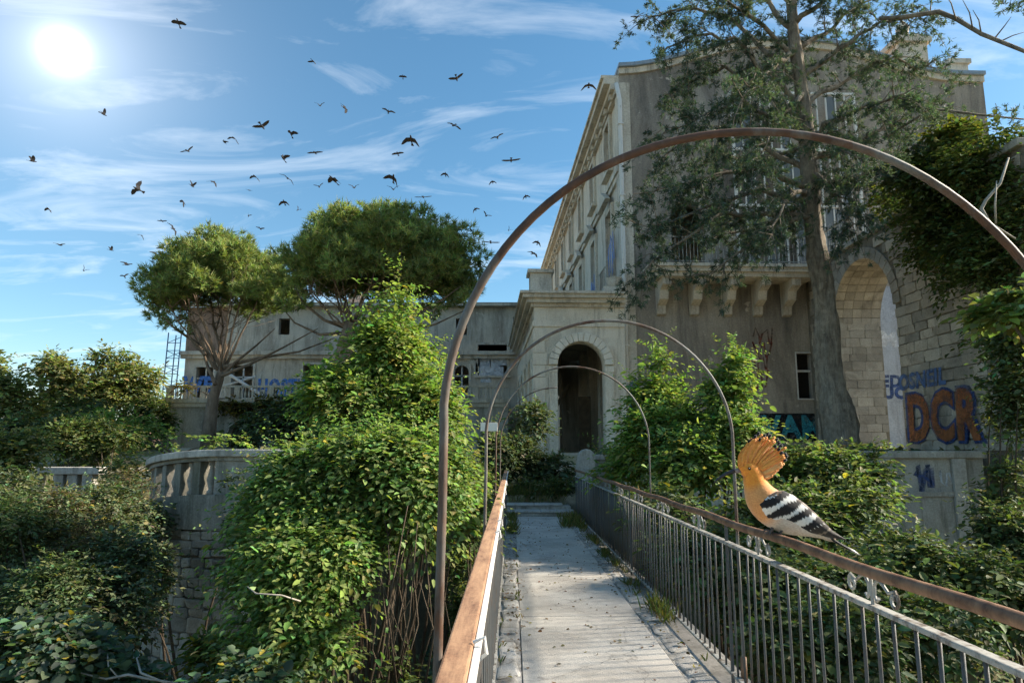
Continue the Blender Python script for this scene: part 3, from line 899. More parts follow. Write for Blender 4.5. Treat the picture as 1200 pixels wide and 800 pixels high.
# ------------------------------------------------------------------ terrace wall with arch on the right
TX, TT = 11.6, 1.6
tw = empty('terrace_wall', (TX + 1, 20.0, 1.5), label='high rough stone terrace wall with a tall arched passage beside the conifer', cat='wall')
AY, AH, ASZ = 22.15, 1.92, 5.95
wb = MB()
wall_open(wb, 'x', TX, TX + TT, 14.6, 26.3, 0.2, 8.45, [(AY, AH, 1.55, ASZ + AH, True)])
child(wb.build('wall_core', M['mortar'], None), tw)
stones = stone_set(10, M['stone_wall'], 0.07, 0.07, 300)
pale = stone_set(5, M['stone_pale'], 0.02, 0.04, 340)
zz = 1.6
row = 0
while zz < 8.3:
    hh = random.uniform(0.25, 0.34)
    yy = 14.65 + random.uniform(0, 0.3)
    while yy < 26.0:
        ln = random.uniform(0.38, 0.85)
        y0, y1 = yy, min(yy + ln, 26.0)
        yy += ln
        zm = zz + hh
        if zm > ASZ: half = math.sqrt(max(0, (AH + 0.36) ** 2 - (max(zz, ASZ) - ASZ) ** 2)) if zz - ASZ < AH + 0.36 else 0
        else: half = AH + 0.02
        if half > 0:
            if y0 >= AY - half and y1 <= AY + half: continue
            if y0 < AY - half < y1: y1 = AY - half
            elif y0 < AY + half < y1: y0 = AY + half
        if y1 - y0 < 0.1: continue
        near = y1 > AY - AH - 0.9 and y1 < AY
        me = random.choice(pale if (near and random.random() < 0.25 and zz < ASZ) else stones)
        dp_ = random.uniform(0.05, 0.11)
        o = inst('stone_block', me, None, (TX - 0.005, (y0 + y1) / 2, zz + hh / 2), (random.uniform(-.01, .01),) * 3, (dp_, y1 - y0 - 0.02, hh - 0.02))
        child(o, tw)
    # far jamb of the passage (faces the camera)
    if zz < ASZ:
        xx = TX + (0.0 if row % 2 else -0.25)
        while xx < TX + TT - 0.1:
            ln = random.uniform(0.42, 0.66)
            x0, x1 = max(xx, TX + 0.05), min(xx + ln, TX + TT)
            xx += ln
            if x1 - x0 < 0.12: continue
            o = inst('stone_block', random.choice(pale), None, ((x0 + x1) / 2, AY + AH - 0.002, zz + hh / 2), (0, 0, 0), (x1 - x0 - 0.012, 0.05, hh - 0.012))
            child(o, tw)
    zz += hh
    row += 1
nv = 19
for i in range(nv):
    a0, a1 = math.pi * i / nv + 0.006, math.pi * (i + 1) / nv - 0.006
    poly = [(AY - r_ * math.cos(t), ASZ + r_ * math.sin(t)) for r_, t in ((AH - 0.012, a0), (AH - 0.012, a1), (AH + 0.36, a1), (AH + 0.36, a0))]
    child(MB().prism(poly, 'x', TX - 0.075, TX + 0.25).build('voussoir', M['stone_pale'], None, bevel=0.012), tw)
    for j in range(4):
        x0 = TX + 0.256 + j * 0.335
        t0, t1 = (a0, a1)
        poly = [(AY - r_ * math.cos(t), ASZ + r_ * math.sin(t)) for r_, t in ((AH - 0.02, t0), (AH - 0.02, t1), (AH + 0.02, t1), (AH + 0.02, t0))]
        if t1 > 1.3: child(MB().prism(poly, 'x', x0, x0 + 0.325).build('vault_block', M['stone_pale'], None), tw)
child(MB().box(TX - 0.14, TX + TT + 0.1, 14.6, 25.9, 8.452, 8.64).build('coping', M['concrete_dark'], None, bevel=0.03), tw)
child(text_obj('graffiti', 'DCR', M['g_navy'], None, (TX - 0.078, 18.5, 2.45), SIDE, 1.75, 0.15, 0.05, 0.80), tw)
child(text_obj('graffiti', 'DCR', M['g_orange'], None, (TX - 0.086, 18.5, 2.45), SIDE, 1.75, 0.075, 0.05, 0.80), tw)
child(text_obj('graffiti', 'OSNEIL', M['g_faded'], None, (TX - 0.08, 19.2, 3.55), SIDE, 0.62, 0.03, 0.1), tw)
# upright iron bars of a fence on the terrace
tf = empty('terrace_fence', (TX + 0.3, 20, 8.64), label='pale iron fence on top of the stone terrace wall', cat='fence')
child(MB().box(TX + 0.28, TX + 0.32, 18.9, 25.6, 9.75, 9.79).box(TX + 0.28, TX + 0.32, 18.9, 25.6, 8.80, 8.84).build('rail', M['rail_paint'], None), tf)
fb = MB().tube([(0, 0, 0), (0, 0, 1.3)], 0.013, 5).mesh('fence_bar'); fb.materials.append(M['rail_paint'])
for yy in np.arange(18.95, 25.6, 0.17):
    child(inst('fence_bar', fb, None, (TX + 0.3, yy, 8.642)), tf)

# parapet in front of the terrace, right
pp = empty('garden_parapet', (10, 16.4, 1.5), label='grey concrete parapet with graffiti below the stone archway', cat='wall')
x0, x1 = P(1012, 540, 16.4).x, P(1150, 540, 16.4).x
child(MB().box(x0 - 0.6, x1, 16.35, 16.75, -3.3, 1.42).build('wall', M['concrete_dark'], None), pp)
child(MB().box(x0 - 0.65, x1 + 0.06, 16.25, 16.85, 1.423, 1.60).build('coping', M['concrete_dark'], None, bevel=0.03), pp)
for q in (0.15, 0.78):
    xx = x0 + (x1 - x0) * q
    child(MB().box(xx - 0.16, xx + 0.16, 16.27, 16.345, -0.5, 1.42).build('pilaster', M['terrace_grey'], None, bevel=0.01), pp)
child(MB().box(x0, x1, 16.30, 16.346, 0.55, 0.66).build('moulding', M['concrete_dark'], None), pp)
child(scribble('graffiti', M['g_navy'], None, squiggle(x0 + 1.15, 0.6, 0.5, 0.7, 9, 5), 0.12, 'y', 16.338), pp)
child(scribble('graffiti', M['g_white'], None, squiggle(x0 + 1.7, 0.75, 0.5, 0.4, 9, 6), 0.05, 'y', 16.338), pp)
child(scribble('graffiti', M['g_blue'], None, squiggle(x0 + 0.02, 0.3, 0.35, 0.9, 8, 8), 0.14, 'y', 16.338), pp)

# newel stone and low wall at the end of the right railing
nw = empty('stone_newel', (1.85, 17.8, 0), label='rounded stone newel where the right railing ends', cat='pillar')
pr = [(1.68, -0.3), (2.12, -0.3), (2.12, 1.30)] + [(1.90 + 0.22 * math.cos(t), 1.42 + 0.22 * math.sin(t)) for t in np.linspace(-0.3, math.pi, 10)] + [(1.64, 1.1), (1.70, 0.7)]
child(MB().prism(pr, 'y', 17.55, 18.0).build('block', M['concrete_dark'], None, bevel=0.03), nw)
child(MB().box(1.76, 2.05, 17.53, 17.548, 0.1, 1.1).build('panel', M['terrace_grey'], None), nw)
lw = empty('low_wall', (3.3, 18.2, 0), label='low grey garden wall with flat coping right of the newel', cat='wall')
child(MB().box(2.13, 4.5, 17.9, 18.2, -3.0, 1.36).build('wall', M['concrete_dark'], None), lw)
child(MB().box(2.13, 4.55, 17.82, 18.28, 1.363, 1.50).build('coping', M['terrace_grey'], None, bevel=0.02), lw)

# ------------------------------------------------------------------ rear wing
wing = empty('villa_wing', (-9, 40, 1.5), label='long pale two-storey wing with broken windows behind the umbrella pines', cat='building')
WL, WR = -19.3, 2.2
wm = MB()


def wx(px, py=440): return P(px, py, 40.0).x


def wz(py, Y=40.0): return P(600, py, Y).z


ops1 = [(wx(284), 0.62, wz(466), wz(428), False), (wx(366), 0.55, wz(466), wz(427), False), (wx(455), 0.55, wz(466), wz(428), False), (wx(541), 0.42, wz(462), wz(428), True), (wx(577), 0.85, wz(440), wz(404), False), (wx(240), 0.5, wz(466), wz(430), False)]
zc = wz(414)
wall_open(wm, 'y', 40.0, 40.4, WL, WR, 1.0, zc, ops1)
wall_open(wm, 'y', 40.0, 40.4, WL, WR, zc, wz(360), [(wx(540), 0.33, wz(392), wz(373), False), (wx(607), 0.3, wz(390), wz(371), False), (wx(470), 0.33, wz(392), wz(373), False), (wx(330), 0.33, wz(392), wz(373), False)])
child(wm.build('wall', M['wing'], None), wing)
child(MB().box(WL, WL + 0.4, 40.41, 50, 1.0, wz(361)).box(WR - .4, WR, 40.41, 50, 1.0, wz(361)).box(WL + .41, WR - .41, 49.6, 50, 1.0, wz(361)).build('rear_wall', M['wing'], None), wing)
child(MB().box(WL - 0.2, WR, 39.62, 39.997, zc - 0.12, zc + 0.10).box(WL - 0.2, WR, 39.78, 39.997, zc - 0.32, zc - 0.123).build('cornice', M['stone_trim'], None), wing)
ez = wz(360)
child(MB().box(WL - 0.3, WR, 39.45, 39.95, ez + 0.003, ez + 0.17).build('eave', M['stone_trim'], None), wing)
rf = MB().add([(WL - .4, 39.4, ez + .175), (WR, 39.4, ez + .175), (WR, 45, ez + 0.9), (WL - .4, 45, ez + 0.9), (WR, 50.4, ez + .175), (WL - .4, 50.4, ez + .175)], [(0, 1, 2, 3), (3, 2, 4, 5)])
rfo = child(rf.build('roof', M['roof_tile'], None), wing)
for cx_ in (wx(398), wx(262)):
    child(MB().box(cx_ - 0.4, cx_ + 0.4, 43, 43.8, ez + 0.4, ez + 1.6).build('chimney', M['stone_trim'], None), wing)
child(MB().box(WL - 0.03, wx(262), 39.985, 39.997, zc + 0.15, ez - 0.02).build('brick_patch', M['brick_old'], None), wing)
child(MB().box(WL + .42, WR - .42, 42.4, 42.6, 1.0, ez - 0.2).build('inner_wall', M['interior'], None), wing)
for i, (c, h, z0, z1, ar) in enumerate(ops1):
    f = MB()
    f.box(c - h - 0.14, c - h, 39.93, 39.997, z0, z1 + 0.12).box(c + h, c + h + 0.14, 39.93, 39.997, z0, z1 + 0.12)
    if not ar: f.box(c - h, c + h, 39.93, 39.997, z1, z1 + 0.12)
    wo = child(f.build('window', M['stone_trim'], None), wing)
    b_ = MB().box(c - 0.045, c + 0.045, 40.15, 40.22, z0, z1 - 0.02).box(c - h, c + h, 40.15, 40.22, z0 + (z1 - z0) * 0.62, z0 + (z1 - z0) * 0.62 + 0.09)
    b_.build('sash', M['white_wood'], wo)
    MB().box(c - h - 0.2, c + h + 0.2, 39.85, 39.99, z0 - 0.12, z0 - 0.005).build('sill', M['stone_trim'], wo)
c, h = ops1[3][0], 0.42
for i in range(11):
    a0, a1 = math.pi * i / 11, math.pi * (i + 1) / 11 - 0.01
    poly = [(c - r_ * math.cos(t), wz(428) - 0.42 + r_ * math.sin(t)) for r_, t in ((0.75, a0), (0.75, a1), (1.05, a1), (1.05, a0))]
    child(MB().prism(poly, 'y', 39.93, 39.997).build('arch_stone', M['stone_trim'], None), wing)
child(MB().tube([P(268, 438, 39.6), P(312, 466, 38.5)], 0.09, 6).build('fallen_plank', M['white_wood'], None), wing)
child(MB().tube([P(262, 452, 39.6), P(300, 441, 39.3)], 0.07, 6).build('fallen_plank', M['white_wood'], None), wing)
tcx = (wx(305) + wx(360)) / 2
child(text_obj('graffiti', 'HOSTIL', M['g_blue'], None, (tcx, 39.985, wz(455)), FRONT, 1.35, 0.06, 0.0, 0.62), wing)
child(text_obj('graffiti', 'IUSTU', M['g_blue'], None, (wx(335), 39.985, wz(470)), FRONT, 0.8, 0.03, 0.0, 0.9), wing)
child(text_obj('graffiti', 'OSO', M['g_blue'], None, (wx(500), 39.985, wz(452)), FRONT, 2.0, 0.13, 0.0, 0.7), wing)
child(text_obj('graffiti', 'UR', M['g_blue'], None, (wx(388), 39.985, wz(448)), FRONT, 1.5, 0.1, 0.0, 0.6), wing)
child(text_obj('graffiti', 'WE', M['g_blue'], None, (wx(215) + 0.9, 39.985, wz(452)), FRONT, 1.3, 0.08, 0.0, 0.8), wing)
child(MB().box(wx(505), wx(524), 39.988, 39.992, wz(468), wz(438)).build('whitewash', M['g_white'], None), wing)
# board with white lettering in the broken window
for k, (a, b, t, bo) in enumerate(((562, 574, 405, 432), (575, 586, 408, 434), (586, 594, 406, 428), (561, 590, 430, 440), (563, 576, 440, 448))):
    child(MB().box(wx(a), wx(b), 40.05 - 0.02 * k, 40.06 - 0.02 * k, wz(bo), wz(t)).build('broken_board', M['g_white'], None), wing)

# terrace block in front of the wing
tb = empty('wing_terrace', (-9, 36, 1.5), label='grey arcaded terrace block with a balustrade below the rear wing', cat='terrace')
tz = P(600, 472, 36).z
tl = P(192, 490, 36).x
wm = MB()
wall_open(wm, 'y', 36.0, 36.5, tl, -0.2, 0.3, tz, [(P(286, 500, 36).x, 0.85, 0.9, 3.15, True), (P(345, 500, 36).x, 0.85, 0.9, 3.15, True), (P(470, 500, 36).x, 0.85, 0.9, 3.15, True)])
child(wm.box(tl, tl + 0.4, 36.51, 39.9, 0.3, tz).build('wall', M['terrace_grey'], None), tb)
child(MB().box(tl + 0.41, -0.2, 36.51, 39.9, tz - 0.3, tz - 0.003).build('floor', M['terrace_grey'], None), tb)
child(MB().box(tl - 0.35, -0.2, 35.7, 36.45, tz + 0.003, tz + 0.2).box(tl - 0.2, -0.2, 35.83, 35.997, tz - 0.22, tz).build('cornice', M['stone_trim'], None), tb)
blp = [(0.05, 0), (0.05, 0.06), (0.028, 0.1), (0.065, 0.28), (0.03, 0.45), (0.028, 0.55), (0.05, 0.58), (0.05, 0.62)]
bal_me = MB().lathe(blp, 8).mesh('baluster'); bal_me.materials.append(M['stone_trim'])
bal_me.polygons.foreach_set('use_smooth', np.ones(len(bal_me.polygons), bool))
child(MB().box(tl - 0.1, -0.2, 36.0, 36.22, tz + 0.825, tz + 0.93).build('handrail', M['stone_trim'], None), tb)
xx = tl + 0.15
k = 0
while xx < -0.4:
    if k % 9 == 0: child(MB().box(xx - 0.14, xx + 0.14, 35.98, 36.24, tz + 0.203, tz + 0.82).build('pier', M['stone_trim'], None), tb)
    elif random.random() < 0.86: child(inst('baluster', bal_me, None, (xx, 36.11, tz + 0.203)), tb)
    xx += 0.2; k += 1
# blue scaffold tower at the left end of the wing
sf = empty('scaffold_tower', (WL - 0.5, 39.5, tz), label='slim blue scaffold tower at the left end of the rear wing', cat='scaffold')
for dx in (-0.85, -0.1):
    for dy in (39.3, 40.2): child(MB().tube([(WL + dx, dy, tz - 0.4), (WL + dx + 0.1, dy, wz(392))], 0.035, 5).build('upright', M['blue_iron'], None), sf)
for i in range(9):
    z0 = tz + 0.1 + i * 0.45
    child(MB().tube([(WL - 0.85 + i * .01, 39.3, z0), (WL - 0.1 + i * .01, 39.3, z0 + 0.42 * (-1) ** i * 0.8)], 0.02, 5).build('brace', M['blue_iron'], None), sf)
    child(MB().tube([(WL - 0.85 + i * .01, 39.3, z0), (WL - 0.1 + i * .01, 39.3, z0)], 0.02, 5).build('rung', M['blue_iron'], None), sf)

# ------------------------------------------------------------------ round bastion, left
bs = empty('garden_bastion', (BAST[0], BAST[1], 0.5), label='curved stone bastion topped by a weathered balustrade on the left', cat='wall')


def bp(a, r, z): return (BAST[0] + r * math.cos(a), BAST[1] + r * math.sin(a), z)


A0, A1 = R(150), R(305)


def ztop(a): return 1.64 - 0.36 * float(sstep(R(262), R(168), np.array(a)))


def ring(mb, r0, r1, z0f, z1f, n=40, a0=A0, a1=A1):
    vs, fs = [], []
    for i in range(n + 1):
        a = a0 + (a1 - a0) * i / n
        vs += [bp(a, r0, z0f(a)), bp(a, r1, z0f(a)), bp(a, r1, z1f(a)), bp(a, r0, z1f(a))]
    for i in range(n):
        b = i * 4
        for k in range(4):
            fs.append((b + k, b + (k + 1) % 4, b + 4 + (k + 1) % 4, b + 4 + k))
    fs += [(0, 1, 2, 3), (n * 4, n * 4 + 1, n * 4 + 2, n * 4 + 3)]
    return mb.add(vs, fs)


r_o = BAST[2]
child(ring(MB(), r_o - 0.34, r_o + 0.10, lambda a: ztop(a) - 0.13, ztop).build('coping', M['terrace_grey'], None, bevel=0.02), bs)
child(ring(MB(), r_o - 0.28, r_o + 0.02, lambda a: ztop(a) - 0.2, lambda a: ztop(a) - 0.133).build('moulding', M['concrete_dark'], None), bs)
child(ring(MB(), r_o - 0.36, r_o + 0.06, lambda a: 0.22, lambda a: ztop(a) - 0.80).build('plinth', M['concrete_dark'], None), bs)
child(ring(MB(), r_o - 0.5, r_o - 0.03, lambda a: -4.2, lambda a: 0.217).build('wall_core', M['mortar'], None), bs)
bl2 = [(0.075, 0), (0.075, 0.05), (0.04, 0.09), (0.085, 0.26), (0.05, 0.40), (0.04, 0.50), (0.07, 0.54), (0.07, 0.60)]
bl_me = MB().lathe(bl2, 10).mesh('baluster'); bl_me.materials.append(M['stone_pale'])
bl_me.polygons.foreach_set('use_smooth', np.ones(len(bl_me.polygons), bool))
a = A0 + 0.03
k = 0
while a < A1:
    deg = math.degrees(a)
    z0 = ztop(a) - 0.80
    if k % 2 == 0 or deg > 262:
        w_ = 0.17 if deg < 262 else 0.42
        m_ = ring(MB(), r_o - 0.26, r_o - 0.02, lambda q: z0 + 0.002, lambda q: z0 + 0.597, 2, a - w_ / 2 / r_o, a + w_ / 2 / r_o)
        child(m_.build('pier', M['concrete_dark'], None), bs)
    else:
        child(inst('baluster', bl_me, None, bp(a, r_o - 0.15, z0 + 0.001)), bs)
    a += 0.085; k += 1
rub = stone_set(9, M['stone_grey'], 0.09, 0.11, 500)
rub2 = stone_set(6, M['stone_pale'], 0.11, 0.12, 540)
zz = 0.0
row = 0
while zz > -3.0:
    big = zz < -1.4
    hh = random.uniform(0.13, 0.19) if not big else random.uniform(0.2, 0.3)
    a = R(168) + random.uniform(0, 0.06)
    while a < R(285):
        ln = random.uniform(0.17, 0.36) * (1.25 if big else 1)
        zr = random.uniform(-0.02, 0.02)
        me = random.choice(rub2 if big and random.random() < 0.7 else rub)
        c = bp(a + ln / 2 / r_o, r_o - 0.03 + random.uniform(-0.01, 0.02), 0.2 + zz - hh / 2 + zr)
        child(inst('stone', me, None, c, (random.uniform(-.05, .05), random.uniform(-.05, .05), a + ln / 2 / r_o), (0.12, ln - 0.012, hh - 0.008)), bs)
        a += ln / r_o
    zz -= hh
    row += 1

# parapet fragment farther left
lp_ = empty('garden_parapet', (P(88, 560, 19).x, 19, 0), label='short grey parapet with a pillar among the bushes at far left', cat='wall')
a, b = P(38, 560, 19).x, P(118, 560, 19).x
child(MB().box(a - 0.5, b, 18.9, 19.3, P(600, 555, 19).z - 0.01, P(600, 547, 19).z).build('coping', M['terrace_grey'], None, bevel=0.02), lp_)
for px in (42, 70, 86, 104):
    xx = P(px, 560, 19).x
    child(MB().box(xx - 0.16, xx + 0.12, 18.95, 19.25, -2.5, P(600, 555, 19).z - 0.013).build('pillar', M['concrete_dark'], None, bevel=0.02), lp_)
child(MB().box(a, b, 18.98, 19.22, -2.5, P(600, 586, 19).z).build('wall', M['concrete_dark'], None), lp_)

# far house with a salmon wall
hs = empty('house', (P(172, 505, 62).x, 62, 0), label='far salmon-coloured house half hidden between trees and the wing', cat='house')
hx0, hx1 = P(128, 505, 62).x, P(196, 505, 62).x
hz = P(600, 508, 62).z
child(MB().box(hx0, hx1, 62, 68, -1, hz).build('wall', M['salmon'], None), hs)
child(MB().prism([(61.4, hz + 0.004), (68.6, hz + 0.004), (65, hz + 1.5)], 'x', hx0 - 0.4, hx1 + 0.4).build('roof', M['roof_tile'], None), hs)
for q in (0.25, 0.65):
    xx = hx0 + (hx1 - hx0) * q
    child(MB().box(xx - 0.4, xx + 0.4, 61.95, 61.997, hz - 1.6, hz - 0.5).build('window', M['dark_opening'], None), hs)
#--PLANTS--
# ------------------------------------------------------------------ foliage helpers


def unit(v):
    return v / np.maximum(np.linalg.norm(v, axis=-1, keepdims=True), 1e-9)


def rdir(n):
    return unit(rng.normal(size=(n, 3)))


def leaf_mesh(name, Pn, A, Nn, Ln, Wd, tint, fold=0.18, shape=(0.32, 0.5, 0.70, 0.40)):
    """many leaves: six points each, two quads folded along the midrib"""
    n = len(Pn)
    A = unit(A); Sd = unit(np.cross(A, Nn)); N2 = np.cross(Sd, A)
    L_, W_ = Ln[:, None], Wd[:, None]
    t1, w1, t2, w2 = shape
    up = N2 * W_ * fold
    tipd = -N2 * L_ * rng.uniform(0.0, 0.22, (n, 1))
    V = np.stack([Pn, Pn + A * L_ * t1 + Sd * W_ * w1 + up, Pn + A * L_ * t2 + Sd * W_ * w2 + up + tipd * .5, Pn + A * L_ + tipd,
                  Pn + A * L_ * t2 - Sd * W_ * w2 + up + tipd * .5, Pn + A * L_ * t1 - Sd * W_ * w1 + up], 1).reshape(-1, 3)
    base = np.arange(n)[:, None] * 6
    F = np.concatenate([base + np.array([[0, 1, 2, 3]]), base + np.array([[0, 3, 4, 5]])], 1).reshape(-1)
    return raw_mesh(name, V, F, 4, np.repeat(tint, 6, 0))


def blade_mesh(name, Pn, A, Nn, Ln, Wd, tint):
    """thin needles: one long triangle each"""
    n = len(Pn)
    A = unit(A); Sd = unit(np.cross(A, Nn))
    V = np.stack([Pn - Sd * Wd[:, None] * .5, Pn + Sd * Wd[:, None] * .5, Pn + A * Ln[:, None]], 1).reshape(-1, 3)
    return raw_mesh(name, V, np.arange(n * 3), 3, np.repeat(tint, 3, 0))


def raw_mesh(name, V, F, k, T):
    me = bpy.data.meshes.new(name)
    nf = len(F) // k
    me.vertices.add(len(V)); me.vertices.foreach_set('co', V.astype(np.float32).ravel())
    me.loops.add(len(F)); me.loops.foreach_set('vertex_index', F.astype(np.int32))
    me.polygons.add(nf)
    me.polygons.foreach_set('loop_start', np.arange(0, len(F), k, dtype=np.int32))
    me.polygons.foreach_set('loop_total', np.full(nf, k, np.int32))
    me.update(calc_edges=True)
    at = me.attributes.new('tint', 'FLOAT_COLOR', 'POINT')
    c = np.ones((len(V), 4), np.float32); c[:, :3] = T
    at.data.foreach_set('color', c.ravel())
    return me


def tints(n, base, var=0.25, yellow=0.0, ycol=(0.30, 0.24, 0.04)):
    b = np.array(base)[None] * (1 + rng.normal(0, var, (n, 1))).clip(0.45, 1.7)
    b = b * (1 + rng.normal(0, 0.09, (n, 3))) * np.stack([1 + rng.normal(0, 0.16, n), np.ones(n), 1 + rng.normal(0, 0.15, n)], 1)
    if yellow:
        m = rng.random(n) < yellow
        b[m] = np.array(ycol) * rng.uniform(0.6, 1.1, (m.sum(), 1))
    return b.clip(0.004, 0.9)


def twig_leaves(centers, radii, ntw, k, tl, leaf, base, var=0.22, yellow=0.0, droop=0.5, upbias=0.25, wr=0.55, inner=0.25, sub_tint=0.18):
    """sprays of k leaves on drooping twigs spread through ellipsoid clumps"""
    m = len(centers)
    vol = (radii[:, 0] * radii[:, 2]) ** 0.9 * np.exp(rng.normal(0, 0.55, m))
    idx = rng.choice(m, ntw, p=vol / vol.sum())
    d = rdir(ntw); d[:, 2] = d[:, 2] + upbias; d = unit(d)
    rad = np.where(rng.random(ntw) < inner, rng.uniform(0.25, 0.8, ntw), rng.uniform(0.78, 1.06, ntw))
    p0 = centers[idx] + d * radii[idx] * rad[:, None]
    g = unit(d * [1, 1, 0.55] + rdir(ntw) * 0.55 + np.array([0, 0, 0.12]))
    Lt = tl * np.exp(rng.normal(-0.05, 0.42, ntw)).clip(0.4, 2.4)
    side = unit(np.cross(g, [0, 0, 1]) + 1e-6)
    t = (np.arange(k) + 0.6) / k
    pos = p0[:, None] + g[:, None] * (Lt[:, None] * t[None])[..., None]
    pos[..., 2] -= droop * Lt[:, None] * (t[None] ** 2)
    sg_ = np.where(np.arange(k) % 2 == 0, 1.0, -1.0)
    ax = g[:, None] * 0.65 + side[:, None] * sg_[None, :, None] * 0.9 + rng.normal(0, 0.22, (ntw, k, 3))
    ax[..., 2] -= droop * 0.55
    ax[:, -1] = g + rng.normal(0, 0.15, (ntw, 3)); ax[:, -1, 2] -= droop * 0.6
    nn = np.array([0, 0, 1.0]) + d[:, None] * 0.45 + rng.normal(0, 0.32, (ntw, k, 3))
    N = ntw * k
    pos, ax, nn = pos.reshape(N, 3), ax.reshape(N, 3), unit(nn.reshape(N, 3))
    Ls = leaf * np.exp(rng.normal(-0.06, 0.30, N)).clip(0.4, 1.7)
    T = tints(N, base, var, yellow)
    T *= np.repeat((1 + rng.normal(0, sub_tint, ntw)).clip(0.55, 1.5), k)[:, None]
    return pos, ax, nn, Ls, Ls * wr, T


def shoot_leaves(centers, radii, nsh, ln, leaf, base, m=16, wr=0.5, droop=0.35, up=1.0):
    """long leafy shoots that stick out of the clumps and break the outline"""
    idx = rng.integers(0, len(centers), nsh)
    d = rdir(nsh); d[:, 2] = np.abs(d[:, 2]) * 0.8 + 0.1; d = unit(d)
    p0 = centers[idx] + d * radii[idx] * 0.7
    g = unit(d * 0.6 + np.array([0, 0, up]) + rng.normal(0, 0.35, (nsh, 3)))
    Lt = ln * rng.uniform(0.45, 1.4, nsh)
    t = (np.arange(m) + 0.5) / m
    pos = p0[:, None] + g[:, None] * (Lt[:, None] * t)[..., None]
    bend = unit(rng.normal(0, 1, (nsh, 3)) * [1, 1, 0.1])
    pos = pos + bend[:, None] * (0.22 * Lt[:, None] * t ** 2)[..., None]
    pos[..., 2] -= droop * Lt[:, None] * t ** 2.2
    side = unit(np.cross(g, rng.normal(0, 1, (nsh, 3))))
    sg_ = np.where(np.arange(m) % 2 == 0, 1.0, -1.0)
    ax = side[:, None] * sg_[None, :, None] + g[:, None] * 0.55 + rng.normal(0, 0.28, (nsh, m, 3))
    ax[..., 2] -= 0.35
    nn = np.array([0, 0, 1.0]) + rng.normal(0, 0.45, (nsh, m, 3))
    N = nsh * m
    Ls = leaf * rng.uniform(0.7, 1.25, (nsh, m)) * (1.1 - 0.55 * t)[None]
    T = tints(N, base, 0.18) * np.repeat((1.12 + rng.normal(0, 0.15, nsh)).clip(0.7, 1.6), m)[:, None]
    return pos.reshape(N, 3), ax.reshape(N, 3), unit(nn.reshape(N, 3)), Ls.reshape(N), Ls.reshape(N) * wr, T


def ells_from(specs, depth=0.85):
    c, r = [], []
    for px, py, Y, rx, rz in specs:
        p = P(px, py, Y)
        c.append(p[:]); r.append((S(rx, Y), S(min(rx, rz * 1.3), Y) * depth, S(rz, Y)))
    return np.array(c), np.array(r)


def subclumps(c, r, n, size=0.42):
    m = len(c)
    vol = r[:, 0] * r[:, 2]
    idx = rng.choice(m, n, p=vol / vol.sum())
    d = rdir(n); d[:, 2] += 0.12; d = unit(d)
    cc = c[idx] + d * r[idx] * rng.uniform(0.38, 0.74, (n, 1))
    s = size * rng.uniform(0.35, 1.35, (n, 1))
    rr_ = np.minimum(r[idx], np.min(r[idx], axis=1, keepdims=True) * 1.5) * s
    return cc, rr_


def stems(base, targets, r0=0.05, mat='twig', parent=None, name='stem', sag=0.15, n=6, sides=6):
    mb_ = MB()
    base = Vector(base)
    for t in targets:
        t = Vector(t)
        b = base + Vector((random.uniform(-.15, .15), random.uniform(-.15, .15), 0)) * r0 * 20
        mid = b.lerp(t, 0.5) + Vector((random.uniform(-1, 1), random.uniform(-1, 1), 0.6)) * (t - b).length * sag
        pts = [b * (1 - s) ** 2 + mid * 2 * s * (1 - s) + t * s * s for s in [i / n for i in range(n + 1)]]
        mb_.tube(pts, [r0 * (1 - 0.85 * i / n) for i in range(n + 1)], sides)
    return mb_.build(name, M[mat], parent, True)


GREEN = (0.120, 0.155, 0.052)
BRIGHT = (0.185, 0.245, 0.068)
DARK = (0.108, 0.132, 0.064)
BLUEG = (0.045, 0.075, 0.040)


def shrub(name, label, specs, nsub, ntw, k=7, tl=0.34, leaf=0.10, base=GREEN, cat='shrub', group=None, yellow=0.01, mat='leaf', droop=0.5, wr=0.55, size=0.42, foot=None, nst=8, stem_r=0.035, shoots=0, shoot_len=0.6, **kw):
    c, r = ells_from(specs)
    fx, fy = (foot[0], foot[1]) if foot else (float(c[:, 0].mean()), float(c[:, 1].mean()) + 0.1)
    fz = float(ground_h(fx, fy)) - 0.05 if not foot or len(foot) < 3 else foot[2]
    root = empty(name, (fx, fy, fz), label=label, cat=cat, group=group)
    cc, rr_ = subclumps(c, r, nsub, size)
    parts = [twig_leaves(cc, rr_, ntw, k, tl, leaf, base, yellow=yellow, droop=droop, wr=wr, **kw)]
    if shoots: parts.append(shoot_leaves(cc, rr_, shoots, shoot_len, leaf * 0.95, base, wr=wr))
    me = leaf_mesh('foliage', *[np.concatenate(a_) for a_ in zip(*parts)])
    child(link('foliage', me, None, [M[mat]], False, kind='stuff'), root)
    tg = cc[rng.choice(len(cc), min(nst, len(cc)), replace=False)]
    child(stems((fx, fy, fz), tg, stem_r), root)
    return root


